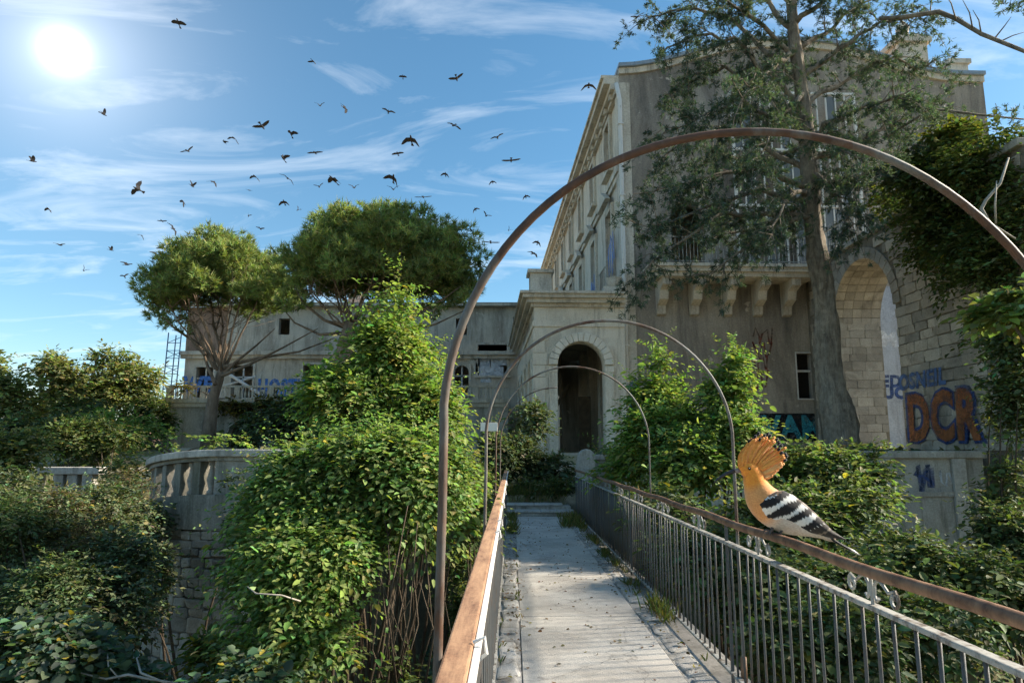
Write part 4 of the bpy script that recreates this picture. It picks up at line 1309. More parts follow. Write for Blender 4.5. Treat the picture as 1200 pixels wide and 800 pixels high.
# ------------------------------------------------------------------ shrubs, left
shrub('hackberry_sapling', 'tall light green sapling rising in front of the umbrella pine', [(450, 415, 9.6, 40, 40), (466, 358, 9.6, 16, 34), (500, 428, 9.9, 20, 18), (396, 432, 9.7, 16, 22), (414, 470, 9.4, 54, 40), (488, 482, 9.3, 44, 50), (435, 522, 9.2, 85, 40)],
      76, 4000, 8, 0.34, 0.074, BRIGHT, cat='tree', yellow=0.025, nst=14, shoots=190, shoot_len=0.8, inner=0.12)
shrub('bush', 'large bright green bush spilling over the ravine left of the walkway', [(348, 588, 7.4, 66, 50), (425, 560, 7.3, 95, 52), (325, 660, 7.0, 48, 55), (365, 660, 6.7, 70, 60), (480, 560, 7.2, 62, 55), (345, 735, 6.5, 72, 48)],
      130, 8600, 8, 0.30, 0.064, (0.165, 0.228, 0.070), yellow=0.014, nst=16, droop=0.75, sub_tint=0.32, shoots=300, shoot_len=0.75, inner=0.15)
shrub('bush', 'dense green bush between the walkway and the nearest hoop post', [(490, 590, 8.3, 48, 40), (530, 560, 9.5, 40, 45), (548, 605, 8.8, 22, 36), (500, 810, 6.2, 50, 26), (540, 690, 9.5, 16, 60)],
      66, 3600, 7, 0.28, 0.062, (0.115, 0.148, 0.052), nst=12, shoots=90, shoot_len=0.5)
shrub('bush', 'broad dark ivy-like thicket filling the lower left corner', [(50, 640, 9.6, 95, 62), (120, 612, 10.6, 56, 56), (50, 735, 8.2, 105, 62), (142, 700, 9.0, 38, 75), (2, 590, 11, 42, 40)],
      150, 6400, 7, 0.24, 0.062, DARK, mat='leaf_dark', nst=12, yellow=0.008, sub_tint=0.3, shoots=160, shoot_len=0.5)
shrub('bush', 'brownish fine-leaved bush in the middle of the left thicket', [(105, 640, 9.3, 34, 40), (150, 575, 11.5, 26, 26), (70, 600, 9.8, 26, 22)], 30, 1100, 8, 0.26, 0.045, (0.120, 0.098, 0.050), nst=8, yellow=0.04, wr=0.35, sub_tint=0.3)
shrub('bush', 'pale green fern-like bush near the left edge of the thicket', [(20, 610, 9.0, 30, 22), (60, 690, 7.9, 36, 30), (150, 660, 9.4, 24, 36)], 30, 1100, 9, 0.30, 0.055, (0.105, 0.140, 0.060), nst=8, wr=0.4, sub_tint=0.3)
shrub('bush', 'leafy bush draped over the left parapet below the far trees', [(152, 562, 14.5, 30, 30), (150, 600, 12.8, 30, 40), (105, 516, 21.5, 62, 26), (10, 540, 15, 36, 40)],
      70, 2600, 6, 0.34, 0.11, (0.122, 0.146, 0.056), nst=8, yellow=0.02, shoots=100, shoot_len=0.7)
shrub('bush', 'low bluish broad-leaved bush along the bottom edge at the left', [(300, 806, 5.7, 60, 20), (60, 770, 6.2, 70, 34), (130, 806, 6.2, 60, 22)],
      34, 1100, 6, 0.24, 0.075, (0.100, 0.140, 0.085), nst=8, wr=0.8, yellow=0.05)
shrub('bush', 'small yellow-green bush in front of the bastion wall', [(255, 768, 8.2, 30, 18)], 8, 170, 6, 0.22, 0.085, (0.10, 0.13, 0.03), nst=5, yellow=0.15)
shrub('ivy', 'ivy hanging down the left flank of the curved bastion', [(187, 620, 12.6, 17, 55), (180, 690, 12.0, 17, 50), (297, 610, 11.9, 22, 40), (270, 560, 12.2, 18, 10)], 30, 900, 6, 0.22, 0.075, DARK, mat='leaf_dark', cat='ivy', nst=4)
# shrubs on the upper garden behind the bastion
shrub('bush', 'dark bush behind the bastion, under the wing terrace', [(335, 500, 27, 62, 26), (300, 515, 25, 45, 20), (370, 490, 29, 45, 30)], 36, 1300, 6, 0.5, 0.19, (0.066, 0.088, 0.040), mat='leaf_dark', nst=6)
shrub('bush', 'light green weeds at the foot of the left umbrella pine', [(215, 515, 22, 28, 14), (265, 517, 21, 32, 11), (150, 508, 24, 45, 30)], 22, 620, 6, 0.34, 0.13, BRIGHT, nst=5)
shrub('creeper', 'reddish creeper growing along the terrace balustrade of the wing', [(215, 459, 35.6, 17, 9), (330, 474, 35.5, 45, 9), (270, 478, 35.5, 30, 7)], 20, 420, 6, 0.4, 0.19, (0.105, 0.085, 0.030), cat='creeper', nst=4, yellow=0.1, foot=(P(250, 470, 35.6).x, 35.5, 4.2))
# far trees on the left
for lab, sp, b_ in (('round olive-green tree cut off by the left edge', [(10, 470, 30, 36, 42), (-20, 450, 31, 40, 45)], (0.175, 0.190, 0.075)),
                    ('pale green tree second from the left edge, behind the parapet', [(70, 447, 33, 42, 26), (95, 470, 33, 50, 26), (45, 485, 32, 40, 28), (55, 432, 33, 20, 18)], (0.205, 0.215, 0.095)),
                    ('rounded green tree just left of the rear wing', [(150, 442, 34, 34, 26), (128, 424, 34, 24, 18), (166, 470, 34, 22, 18), (118, 468, 33, 36, 22)], (0.190, 0.205, 0.085))):
    c, r = ells_from(sp)
    fx, fy = float(c[:, 0].mean()), float(c[:, 1].mean())
    root = empty('tree', (fx, fy, float(ground_h(fx, fy))), label=lab, cat='tree', group='trees at the far left')
    cc, rr_ = subclumps(c, r, 44, 0.34)
    child(link('crown', leaf_mesh('crown', *twig_leaves(cc, rr_, 1700, 6, 0.50, 0.185, b_, droop=0.25, inner=0.15)), None, [M['leaf']], kind='stuff'), root)
    child(stems((fx, fy, float(ground_h(fx, fy)) - 0.1), cc[:12], 0.22, 'bark_grey', None, 'trunk', 0.06), root)
shrub('scrub_bush', 'dark scrub below the far trees at the left edge', [(20, 520, 24, 60, 30), (100, 500, 27, 60, 25), (170, 490, 33, 24, 24)], 50, 1700, 6, 0.5, 0.19, (0.075, 0.098, 0.036), mat='leaf_dark', nst=6, shoots=60, shoot_len=0.9)

# ------------------------------------------------------------------ shrubs, far end and right
shrub('bush', 'dark green bush at the end of the walkway, left of the portico arch', [(618, 500, 21.5, 27, 26), (605, 540, 20.5, 33, 30), (640, 545, 20.8, 26, 26), (575, 530, 20, 20, 36)], 42, 1900, 6, 0.32, 0.12, (0.105, 0.130, 0.060), mat='leaf_dark', nst=10, shoots=90, shoot_len=0.6)
shrub('bush', 'low weeds on the bank above the garden steps', [(610, 577, 18.8, 36, 10), (650, 572, 18.7, 22, 14), (560, 570, 18.6, 20, 25)], 22, 700, 6, 0.2, 0.07, (0.066, 0.085, 0.026), nst=4, yellow=0.06)
shrub('acacia_bush', 'bright green bush behind the right railing, in front of the villa corner', [(748, 512, 13.2, 24, 24), (772, 478, 13, 30, 32), (730, 548, 13, 30, 18), (785, 520, 12.4, 45, 36), (772, 432, 13.2, 10, 24), (752, 466, 13.4, 10, 24)], 60, 2300, 8, 0.36, 0.10, BRIGHT, yellow=0.02, nst=12, droop=0.45, shoots=160, shoot_len=0.8, inner=0.12)
shrub('acacia_sapling', 'upright bright green sapling below the balcony, right of the second hoop', [(857, 425, 12, 15, 38), (850, 470, 12, 26, 26), (845, 520, 11.6, 48, 30), (815, 545, 11.2, 42, 24)], 46, 1700, 8, 0.34, 0.10, (0.170, 0.228, 0.066), cat='tree', nst=12, yellow=0.012, shoots=130, shoot_len=0.7, inner=0.12)
shrub('bush', 'green bush right behind the bird, below the conifer trunk', [(950, 560, 11.5, 62, 38), (1010, 560, 11.5, 34, 36), (985, 600, 10.5, 55, 36), (920, 610, 10.2, 55, 36), (870, 590, 10.2, 34, 34)], 64, 2700, 6, 0.30, 0.095, (0.115, 0.148, 0.056), nst=10, shoots=90, shoot_len=0.45)
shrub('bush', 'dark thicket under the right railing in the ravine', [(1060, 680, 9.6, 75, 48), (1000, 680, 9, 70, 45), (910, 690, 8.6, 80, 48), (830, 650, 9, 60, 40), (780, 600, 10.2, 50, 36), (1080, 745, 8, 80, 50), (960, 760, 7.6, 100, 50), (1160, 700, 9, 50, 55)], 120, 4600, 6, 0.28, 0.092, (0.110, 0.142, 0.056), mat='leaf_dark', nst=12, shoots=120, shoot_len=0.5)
shrub('ivy', 'tangle of ivy climbing at the right edge beside the graffiti wall', [(1188, 470, 12.5, 28, 62), (1182, 560, 12.4, 26, 52), (1182, 640, 11.5, 36, 52), (1192, 400, 12.5, 30, 36), (1160, 600, 12.5, 20, 30)], 70, 2500, 6, 0.28, 0.095, (0.112, 0.140, 0.056), mat='leaf_dark', cat='ivy', nst=8, shoots=70, shoot_len=0.5)
mt = empty('maple_tree', (10.4, 8.6, -2.9), label='sunlit pale green leafy spray of a tree reaching in at the right edge', cat='tree')
mc = np.array([P(1178, 366, 9.4)[:], P(1200, 352, 9.3)[:], (9.6, 8.3, 4.6), (10.6, 9.4, 5.6), (9.2, 7.2, 6.0), (10.9, 7.6, 4.2), (10.2, 10.6, 6.6), (9.9, 6.4, 4.8), (11.4, 9.2, 7.2)])
mr = np.array([(0.30, 0.25, 0.13), (0.30, 0.25, 0.12), (1.0, 0.9, 0.7), (1.1, 1.1, 0.8), (0.9, 0.9, 0.7), (1.0, 0.9, 0.6), (1.1, 1.0, 0.8), (0.8, 0.8, 0.6), (1.0, 1.0, 0.8)])
w_m = np.array([110, 80] + [62] * 7)
tl_ = [twig_leaves(mc[q:q + 1], mr[q:q + 1], int(w_m[q]), 6, 0.26, 0.12, (0.20, 0.24, 0.085), wr=0.85) for q in range(len(mc))]
child(link('crown', leaf_mesh('crown', *[np.concatenate(a_) for a_ in zip(*tl_)]), None, [M['leaf']], kind='stuff'), mt)
child(stems((10.4, 8.6, -2.9), mc, 0.11, 'bark_grey', None, 'trunk', 0.05), mt)
shrub('ivy', 'huge dark ivy mound covering the top of the stone terrace wall', [(1105, 200, 17.0, 52, 42), (1160, 205, 15.8, 62, 52), (1060, 238, 19.2, 28, 20), (1105, 265, 17.1, 45, 42), (1165, 300, 15.6, 52, 52), (1120, 330, 16.7, 22, 40), (1195, 250, 15.0, 40, 70), (1080, 300, 18.3, 14, 30), (1150, 390, 15.9, 22, 42)], 130, 5600, 6, 0.36, 0.125, (0.098, 0.126, 0.042), mat='leaf_dark', cat='ivy', nst=6, yellow=0.004, foot=(12.4, 15.2, 8.5), shoots=90, shoot_len=0.5)
shrub('creeper', 'yellowish creeper leaves on top of the ivy mound', [(1110, 158, 17.0, 36, 16), (1030, 235, 20, 11, 13)], 14, 330, 6, 0.34, 0.13, (0.12, 0.125, 0.026), cat='creeper', nst=3, foot=(12.5, 17.2, 8.5))

# ivy and ground leaves that carpet the ravine
n = 26000
gx_ = rng.uniform(-13, 14, n); gy_ = rng.uniform(3.2, 21, n)
ok = ~((gx_ > -0.4) & (gx_ < 1.9) & (gy_ < 18.0))
gx_, gy_ = gx_[ok], gy_[ok]
gz_ = ground_h(gx_, gy_)
pp_ = np.stack([gx_, gy_, gz_ + rng.uniform(0.0, 0.28, len(gx_))], 1)
ax_ = rdir(len(gx_)); ax_[:, 2] *= 0.4
nn_ = unit(np.array([0, 0, 1.0]) + rng.normal(0, .4, (len(gx_), 3)))
ls_ = rng.uniform(0.09, 0.2, len(gx_))
link('ground_cover', leaf_mesh('ground_cover', pp_, ax_, nn_, ls_, ls_ * 0.7, tints(len(gx_), DARK, 0.3, 0.03)), None, [M['leaf_dark']], label='dark ivy carpet on the floor of the ravine', cat='ground cover', kind='stuff')

# bare stems in the gap beside the hoop
th = empty('dry_shrub', (P(470, 760, 7).x, 7, -2.8), label='bare grey stems in the dark gap left of the walkway', cat='branches')
m_ = MB()
for i in range(16):
    a, b = P(random.uniform(440, 515), 830, random.uniform(6.2, 7.2)), P(random.uniform(440, 520), random.uniform(590, 700), random.uniform(6.0, 7.0))
    md = a.lerp(b, 0.5) + Vector((random.uniform(-.2, .2), random.uniform(-.2, .2), 0))
    m_.tube([a, md, b], [0.011, 0.008, 0.004], 5)
child(m_.build('stem', M['twig'], None, True), th)
for lab, pts in (('pale bare branch lying in front of the ivy mound', [(1182, 185), (1172, 215), (1155, 235), (1150, 245), (1160, 262), (1190, 280)]), ):
    db = empty('dead_branch', P(1165, 255, 14.0), label=lab, cat='branch')
    q = [P(x, y_, 14.0) for x, y_ in pts]
    child(MB().tube(q, [0.02, 0.03, 0.035, 0.04, 0.035, 0.02], 6).tube([P(1168, 212, 14), P(1166, 240, 13.9), P(1167, 262, 14)], [0.012, 0.02, 0.02], 5).build('limb', M['dead_wood'], None, True), db)
db = empty('dead_branch', P(165, 790, 6.4), label='pale bare twigs curling at the bottom left', cat='branch')
child(MB().tube([P(95, 788, 6), P(125, 795, 6), P(150, 790, 6), P(175, 795, 6), P(210, 800, 6)], [.006, .01, .012, .011, .006], 5).tube([P(160, 770, 6.1), P(165, 788, 6), P(200, 802, 6)], [.007, .01, .01], 5).tube([P(126, 766, 6.1), P(127, 780, 6), P(140, 795, 6)], .006, 5).build('limb', M['dead_wood'], None, True), db)
db = empty('dead_branch', P(320, 700, 5.9), label='thin pale twig sticking out of the large left bush', cat='branch')
child(MB().tube([P(290, 687, 5.8), P(300, 695, 5.75), P(330, 697, 5.75), P(352, 704, 5.9)], [.004, .007, .007, .008], 5).build('limb', M['dead_wood'], None, True), db)

# grass and weeds along the walkway edges
bl_p, bl_a, bl_l = [], [], []


def grass_at(x, y, n, sp, h):
    for _ in range(n):
        bl_p.append((x + random.gauss(0, sp), y + random.gauss(0, sp * 1.6), 0.005))
        bl_a.append((random.gauss(0, .45), random.gauss(0, .45), 1)); bl_l.append(h * random.uniform(.4, 1.2))


for _ in range(46):
    yy = random.uniform(8, 17.1); grass_at(1.46 + random.uniform(-.05, .06), yy, 14, 0.04, 0.13)
for _ in range(26): grass_at(1.25 + random.uniform(-.12, .25), random.uniform(14.2, 17.2), 22, 0.06, 0.24)
for _ in range(20): grass_at(0.0 + random.uniform(-.1, .08), random.uniform(13.6, 17.2), 20, 0.05, 0.2)
for _ in range(26): grass_at(random.choice((0.075, -0.10, 1.52)) , random.uniform(5, 14), 6, 0.02, 0.07)
for _ in range(10): grass_at(1.5, 7.3 + random.uniform(-.5, .3), 18, 0.05, 0.2)
for _ in range(70): grass_at(random.uniform(-.2, 1.5), random.uniform(18.2, 19.0), 20, 0.08, 0.3)
bp_ = np.array(bl_p); n = len(bp_)
bp_[:, 2] = np.where(bp_[:, 1] > 18, ground_h(bp_[:, 0], bp_[:, 1]), bp_[:, 2])
link('grass', leaf_mesh('grass', bp_, np.array(bl_a), unit(rng.normal(size=(n, 3)) * [1, 1, 0.1]), np.array(bl_l), np.full(n, 0.012), tints(n, (0.105, 0.120, 0.034), 0.3, 0.22, (0.24, 0.17, 0.07)), 0.0), None, [M['leaf']], label='tufts of weeds along the edges of the walkway', cat='grass', kind='stuff')
n = 1000
lx = np.where(rng.random(n) < 0.72, np.where(rng.random(n) < 0.4, rng.normal(-0.02, 0.07, n), rng.normal(1.40, 0.10, n)), rng.uniform(0.1, 1.25, n))
ly = 4.8 + 12.2 * rng.random(n) ** 0.75
ok = lx > -0.08
lx, ly = lx[ok], ly[ok]; n = len(lx)
ax_ = rng.normal(size=(n, 3)) * [1, 1, 0.12]
ls_ = rng.uniform(0.018, 0.045, n)
link('fallen_leaves', leaf_mesh('fallen_leaves', np.stack([lx, ly, np.where((lx > 0.08) & (lx < 1.26), 0.006, 0.034)], 1), ax_, unit(np.array([0, 0, 1.]) + rng.normal(0, .25, (n, 3))), ls_, ls_ * 0.7, tints(n, (0.17, 0.105, 0.05), 0.35, 0.08, (0.30, 0.25, 0.05))), None, [M['leaf_dark']], label='dry fallen leaves scattered on the walkway', cat='leaf litter', kind='stuff')

# ------------------------------------------------------------------ conifers


def tuft_blades(pts, dirs, nb, ln, wd, base, var=0.25, spread=0.9, tintk=None):
    n_ = len(pts)
    A = unit(dirs[:, None] * 1.0 + rng.normal(0, spread, (n_, nb, 3)) * 0.75)
    Pn = np.repeat(pts, nb, 0) + rng.normal(0, ln * 0.12, (n_ * nb, 3))
    A = A.reshape(-1, 3)
    L_ = ln * rng.uniform(0.6, 1.2, n_ * nb)
    T = tints(n_ * nb, base, 0.12)
    tv = (1 + rng.normal(0, var, n_)).clip(0.5, 1.8)
    if tintk is not None: tv = tv * tintk
    T *= np.repeat(tv, nb)[:, None]
    return Pn, A, rdir(n_ * nb), L_, np.full(n_ * nb, wd), T


def umbrella_pine(label, Y, trunk, fork, crown, low, nt, extra=()):
    """trunk: pixel path; crown: (px, py, rx, ry) dome; branches fan from the fork to the dome"""
    b = P(*trunk[0][:2], Y)
    b.z = float(ground_h(b.x, Y)) - 0.2
    root = empty('umbrella_pine', b, label=label, cat='tree', group='umbrella pines before the rear wing')
    q = [b] + [P(x, y_, Y) for x, y_, w in trunk[1:]]
    child(MB().tube(q, [S(w, Y) / 2 for x, y_, w in trunk], 10).build('trunk', M['bark_pine'], None, True), root)
    cx_, cy_, rx, ry = crown
    cc = np.array(P(cx_, cy_, Y)[:]); rad = np.array([S(rx, Y), S(rx, Y) * 0.85, S(ry, Y)])
    # puffs on the dome
    npuff = 240
    d = rdir(npuff * 3); d = d[d[:, 2] > -0.22][:npuff]
    rr_ = rng.uniform(0.58, 0.98, (len(d), 1))
    pc = cc + d * rad * rr_ * (1 + 0.10 * rng.normal(size=(len(d), 1)))
    ex = [np.array(P(x, y_, Y + dy)[:]) for x, y_, dy in extra]
    if ex: pc = np.vstack([pc, np.array(ex)])
    pr_ = rng.uniform(0.45, 0.95, len(pc)) * rad[0] * 0.21
    # tufts in puffs
    idx = rng.choice(len(pc), nt, p=pr_ ** 2 / (pr_ ** 2).sum())
    dd = rdir(nt); dd[:, 2] = dd[:, 2] * 0.75 + 0.15
    tp = pc[idx] + dd * pr_[idx][:, None] * rng.uniform(0.55, 1.05, (nt, 1))
    tdir = unit(dd + np.array([0, 0, 0.6]))
    me = blade_mesh('crown', *tuft_blades(tp, tdir, 13, 0.27, 0.036, (0.205, 0.250, 0.085), 0.30))
    child(link('crown', me, None, [M['needle']], kind='stuff'), root)
    # limbs
    fk = P(*fork, Y)
    m2 = MB()
    order = rng.permutation(len(d))[:17]
    for i, j in enumerate(order):
        e = Vector(cc + d[j] * rad * 0.86)
        s0 = fk.lerp(Vector(q[-1]), random.random()) + Vector((0, 0, random.uniform(-0.3, 0.3)))
        mid = s0.lerp(e, 0.45) + Vector(((e.x - s0.x) * 0.12, (e.y - s0.y) * 0.1, -0.22 * abs(e.x - s0.x)))
        r0 = random.uniform(0.028, 0.075) * Y / 28
        pts = [s0 * (1 - t) ** 2 + mid * 2 * t * (1 - t) + e * t * t for t in [k / 8 for k in range(9)]]
        pts = [p + Vector((random.gauss(0, .05), random.gauss(0, .05), random.gauss(0, .05))) if 0 < k < 8 else p for k, p in enumerate(pts)]
        m2.tube(pts, [r0 * (1 - 0.8 * k / 8) for k in range(9)], 6)
        for t in (4, 5, 6, 7):
            for _ in range(2):
                e2 = pts[t] + Vector((random.gauss(0, .8), random.gauss(0, .8), random.uniform(0.2, 1.1)))
                m2.tube([pts[t], pts[t].lerp(e2, .5) + Vector((0, 0, -.08)), e2], [r0 * .35, r0 * .22, r0 * .1], 4)
    for path in low:
        pts = [P(x, y_, Y + random.uniform(-.8, .8)) for x, y_ in path]
        k = len(pts) - 1
        m2.tube(pts, [S(4.0, Y) * (1 - 0.8 * i / k) / 1.6 for i in range(k + 1)], 6)
    child(m2.build('limbs', M['bark_pine'], None, True), root)
    return root


umbrella_pine('left umbrella pine with a rounded crown and pale forked trunk', 30.0,
              [(243, 520, 17), (246, 495, 15), (250, 465, 12), (257, 444, 10), (262, 425, 7)], (256, 446), (260, 342, 84, 66), 
              [[(252, 450), (243, 428), (236, 405), (226, 380)], [(258, 442), (275, 425), (300, 405), (322, 385)], [(260, 440), (290, 428), (330, 408), (372, 385)], [(262, 430), (300, 420), (350, 412), (392, 396)], [(240, 415), (228, 400), (205, 385), (190, 370)]],
              9000, [(188, 360, 0), (182, 368, .6), (200, 352, -.5), (205, 372, 0), (194, 380, .4), (176, 352, 0), (340, 350, 0), (352, 330, 0), (215, 388, .2)])
umbrella_pine('larger umbrella pine right of the left one, its crown above the light green sapling', 27.0,
              [(398, 520, 26), (400, 470, 24), (402, 430, 22), (405, 400, 18), (412, 378, 14)], (408, 388), (446, 322, 110, 78),
              [[(408, 392), (440, 382), (480, 372), (520, 350), (540, 335)], [(408, 385), (380, 375), (355, 355), (340, 325)], [(412, 380), (440, 350), (480, 330), (520, 305)], [(408, 395), (460, 392), (510, 380), (548, 362)], [(405, 390), (375, 392), (345, 378), (332, 362)]],
              12500, [(330, 300, 0), (335, 330, .5), (552, 330, 0), (560, 300, 0), (530, 350, .5), (505, 365, 0), (545, 350, -1), (345, 355, 0)])

# tall dark conifer on the right ------------------------------------------
CYD = 18.0
tr_px = [(986, 530, 40), (983, 500, 36), (976, 450, 31), (968, 383, 26), (958, 300, 22), (953, 250, 20), (946, 180, 18), (938, 100, 16), (930, 30, 13), (924, -60, 10), (918, -150, 6)]
b = P(986, 530, CYD); b.z = float(ground_h(b.x, CYD)) - 0.2
cedar = empty('conifer_tree', b, label='tall dark conifer with drooping branches before the villa side wall', cat='tree')
q = [b] + [P(x, y_, CYD) for x, y_, w in tr_px[1:]]
tq, tr_ = [], []
for i_ in range(len(q) - 1):
    w0, w1 = S(tr_px[i_][2], CYD) / 2, S(tr_px[i_ + 1][2], CYD) / 2
    kk = max(2, int((q[i_ + 1] - q[i_]).length / 0.22))
    for j_ in range(kk): tq.append(q[i_].lerp(q[i_ + 1], j_ / kk)); tr_.append(w0 + (w1 - w0) * j_ / kk)
tq.append(q[-1]); tr_.append(S(tr_px[-1][2], CYD) / 2)
for i_ in range(len(tq)):
    tr_[i_] *= 1 + 0.18 * math.exp(-(tq[i_].z - tq[0].z) / 0.4) + 0.05 * math.sin(tq[i_].z * 3.1)
    tq[i_] = tq[i_] + Vector((0.04 * math.sin(tq[i_].z * 1.3), 0.04 * math.cos(tq[i_].z * 1.7), 0))
trm = MB().tube(tq, tr_, 28)
trv = np.array(trm.v)
ax_c = np.repeat(np.array([p[:] for p in tq]), 28, 0)
th_ = np.arctan2(trv[:, 1] - ax_c[:, 1], trv[:, 0] - ax_c[:, 0])
ridge = 1 + 0.085 * np.sin(th_ * 9 + 2.2 * np.sin(trv[:, 2] * 2.1)) + 0.05 * np.sin(th_ * 17 - trv[:, 2] * 5) + rng.normal(0, 0.04, len(trv))
trm.v = [tuple(x) for x in ax_c + (trv - ax_c) * ridge[:, None]]
tro = trm.build('trunk', M['bark_grey'], None, True)
child(tro, cedar)


def trunk_at(z):
    for a, c in zip(q[:-1], q[1:]):
        if a.z <= z <= c.z: return a.lerp(c, (z - a.z) / (c.z - a.z))
    return q[-1]


limb = MB()
tuft_p, tuft_d = [], []
# limb ends in photograph pixels, at depths around the trunk: (start py, [(px, py)...], depth shift at the end)
limbs = [(252, [(915, 262), (880, 285), (835, 320)], -1.0), (255, [(900, 250), (850, 252), (790, 290), (755, 318)], -1.5), (240, [(890, 222), (840, 235), (790, 262), (745, 262)], .5),
         (225, [(900, 200), (850, 200), (800, 215), (760, 225)], -2), (215, [(990, 215), (1030, 200), (1060, 180)], -1.0), (200, [(900, 170), (850, 150), (810, 160), (770, 190)], 1.5),
         (190, [(985, 180), (1030, 150), (1075, 135), (1100, 130)], .8), (175, [(910, 140), (870, 120), (830, 130), (795, 150)], -1.2), (160, [(980, 140), (1020, 120), (1060, 110)], -2),
         (150, [(900, 110), (850, 80), (810, 90), (785, 110)], 1), (130, [(905, 90), (860, 50), (820, 40), (775, 60)], -1), (125, [(975, 105), (1010, 80), (1050, 70), (1085, 78)], 1),
         (100, [(900, 60), (850, 20), (800, 10), (765, 20)], 1.5), (90, [(970, 70), (1010, 40), (1040, 22), (1090, 15)], -.5), (70, [(895, 30), (860, 5), (830, -20)], -1.5),
         (60, [(965, 40), (1000, 10), (1040, -10)], 1.2), (40, [(900, 5), (870, -20), (840, -40)], .5), (30, [(960, 5), (990, -20), (1030, -40)], -1), (10, [(900, -30), (850, -60), (800, -60)], -.5), (0, [(960, -30), (1010, -60), (1060, -60)], .5),
         (230, [(930, 225), (915, 240), (905, 275)], -2.4), (205, [(965, 210), (985, 235), (1000, 262)], -2.0), (110, [(930, 120), (905, 150), (890, 185)], -2.5), (150, [(960, 160), (985, 175), (1010, 185)], -2.6), (60, [(915, 70), (890, 95), (870, 115)], -2.6), (235, [(925, 250), (885, 270), (845, 275)], 1.8), (178, [(935, 175), (880, 185), (830, 190)], 2.2)]
for py0, path, dY in limbs:
    v0 = trunk_at(P(600, py0, CYD).z)
    k = len(path)
    pts = [v0] + [P(x, y_, CYD + dY * (i + 1) / k) for i, (x, y_) in enumerate(path)]
    fine = []
    for a, c in zip(pts[:-1], pts[1:]):
        for t in (0, .33, .66): fine.append(a.lerp(c, t) + Vector((random.gauss(0, .05), random.gauss(0, .05), random.gauss(0, .05))))
    fine.append(pts[-1])
    nn2 = len(fine) - 1
    limb.tube(fine, [0.085 * (1 - 0.82 * i / nn2) for i in range(nn2 + 1)], 6)
    for i in range(1, nn2 + 1):
        dens = 3 if i > nn2 * 0.3 else 1
        for _ in range(dens):
            ln = random.uniform(0.45, 1.35)
            dv = (fine[i] - fine[i - 1]).normalized() * 0.6 + Vector((random.gauss(0, .6), random.gauss(0, .7), random.gauss(-0.12, .35)))
            dv.normalize()
            e = fine[i] + dv * ln
            mid = fine[i].lerp(e, .5) + Vector((0, 0, 0.06))
            e2 = e - Vector((0, 0, random.uniform(0.05, 0.35) * ln))
            limb.tube([fine[i], mid, e2], [0.018, 0.012, 0.005], 4)
            nt_ = int(ln * 14)
            for j in range(nt_):
                t = random.uniform(0.2, 1.05)
                p = fine[i] * (1 - t) ** 2 + mid * 2 * t * (1 - t) + e2 * t * t
                tuft_p.append(p + Vector((random.gauss(0, .10), random.gauss(0, .10), random.gauss(-0.03, .09)))); tuft_d.append(dv + Vector((0, 0, random.uniform(-.3, .6))))
# the long bare limb that leaves the crown at the top right
bl_ = [P(1030, 22, 17.0), P(1060, 20, 16.6), P(1100, 14, 16.2), P(1120, 22, 16), P(1150, 40, 15.6), P(1200, 60, 15), P(1240, 78, 14.6)]
limb.tube(bl_, [0.05, 0.055, 0.06, 0.055, 0.05, 0.045, 0.04], 6)
for a, c in (((1140, 34), (1128, 0)), ((1165, 46), (1185, 20)), ((1150, 40), (1140, 12)), ((1170, 50), (1200, 38)), ((1120, 22), (1105, -10))):
    a_, c_2 = P(*a, 15.6), P(*c, 15.4)
    limb.tube([a_, a_.lerp(c_2, .5) + Vector((.05, 0, .05)), c_2], [.02, .014, .006], 5)
lb2 = [P(1040, 160, 17.5), P(1090, 128, 16.6), P(1110, 130, 16.4), P(1150, 135, 16), P(1200, 140, 15.6)]
limb.tube(lb2, [0.03, 0.04, 0.04, 0.03, 0.02], 5)
for _ in range(140):
    p = P(random.uniform(1165, 1225), random.choice((random.uniform(-10, 15), random.uniform(120, 175))), random.uniform(15, 16.5))
    tuft_p.append(p); tuft_d.append(Vector((random.gauss(0, 1), random.gauss(0, 1), random.gauss(0, 1))))
child(limb.build('limbs', M['bark_grey'], None, True), cedar)
tp, td = np.array([p[:] for p in tuft_p]), unit(np.array([p[:] for p in tuft_d]))
nb = 14
Pn, A_, Nn_, L_, W_, T_ = tuft_blades(tp, td, nb, 0.135, 0.019, (0.074, 0.106, 0.078), 0.28, 1.1)
me = leaf_mesh('crown', Pn, A_, Nn_, L_, W_, T_, 0.1)
child(link('crown', me, None, [M['needle']], kind='stuff'), cedar)
#--BIRDS--
# ------------------------------------------------------------------ hoopoe on the railing
HB = P(905, 622, 4.33)
hoopoe = empty('hoopoe', (XR, HB.y, 1.147), label='large orange hoopoe with raised crest perched on the right handrail', cat='bird')
UPX = 4.33 * 1.03 / 800 / 5.0           # metres per fifth of a photograph pixel
OX, OZ = 352.0, 612.0                   # crop pixel of the feet


def hb(x, y_, dep=0.0):
    """profile pixel -> local coordinates; +dep is towards the camera"""
    return Vector(((x - OX) * UPX, -dep * UPX, (OZ - y_) * UPX))


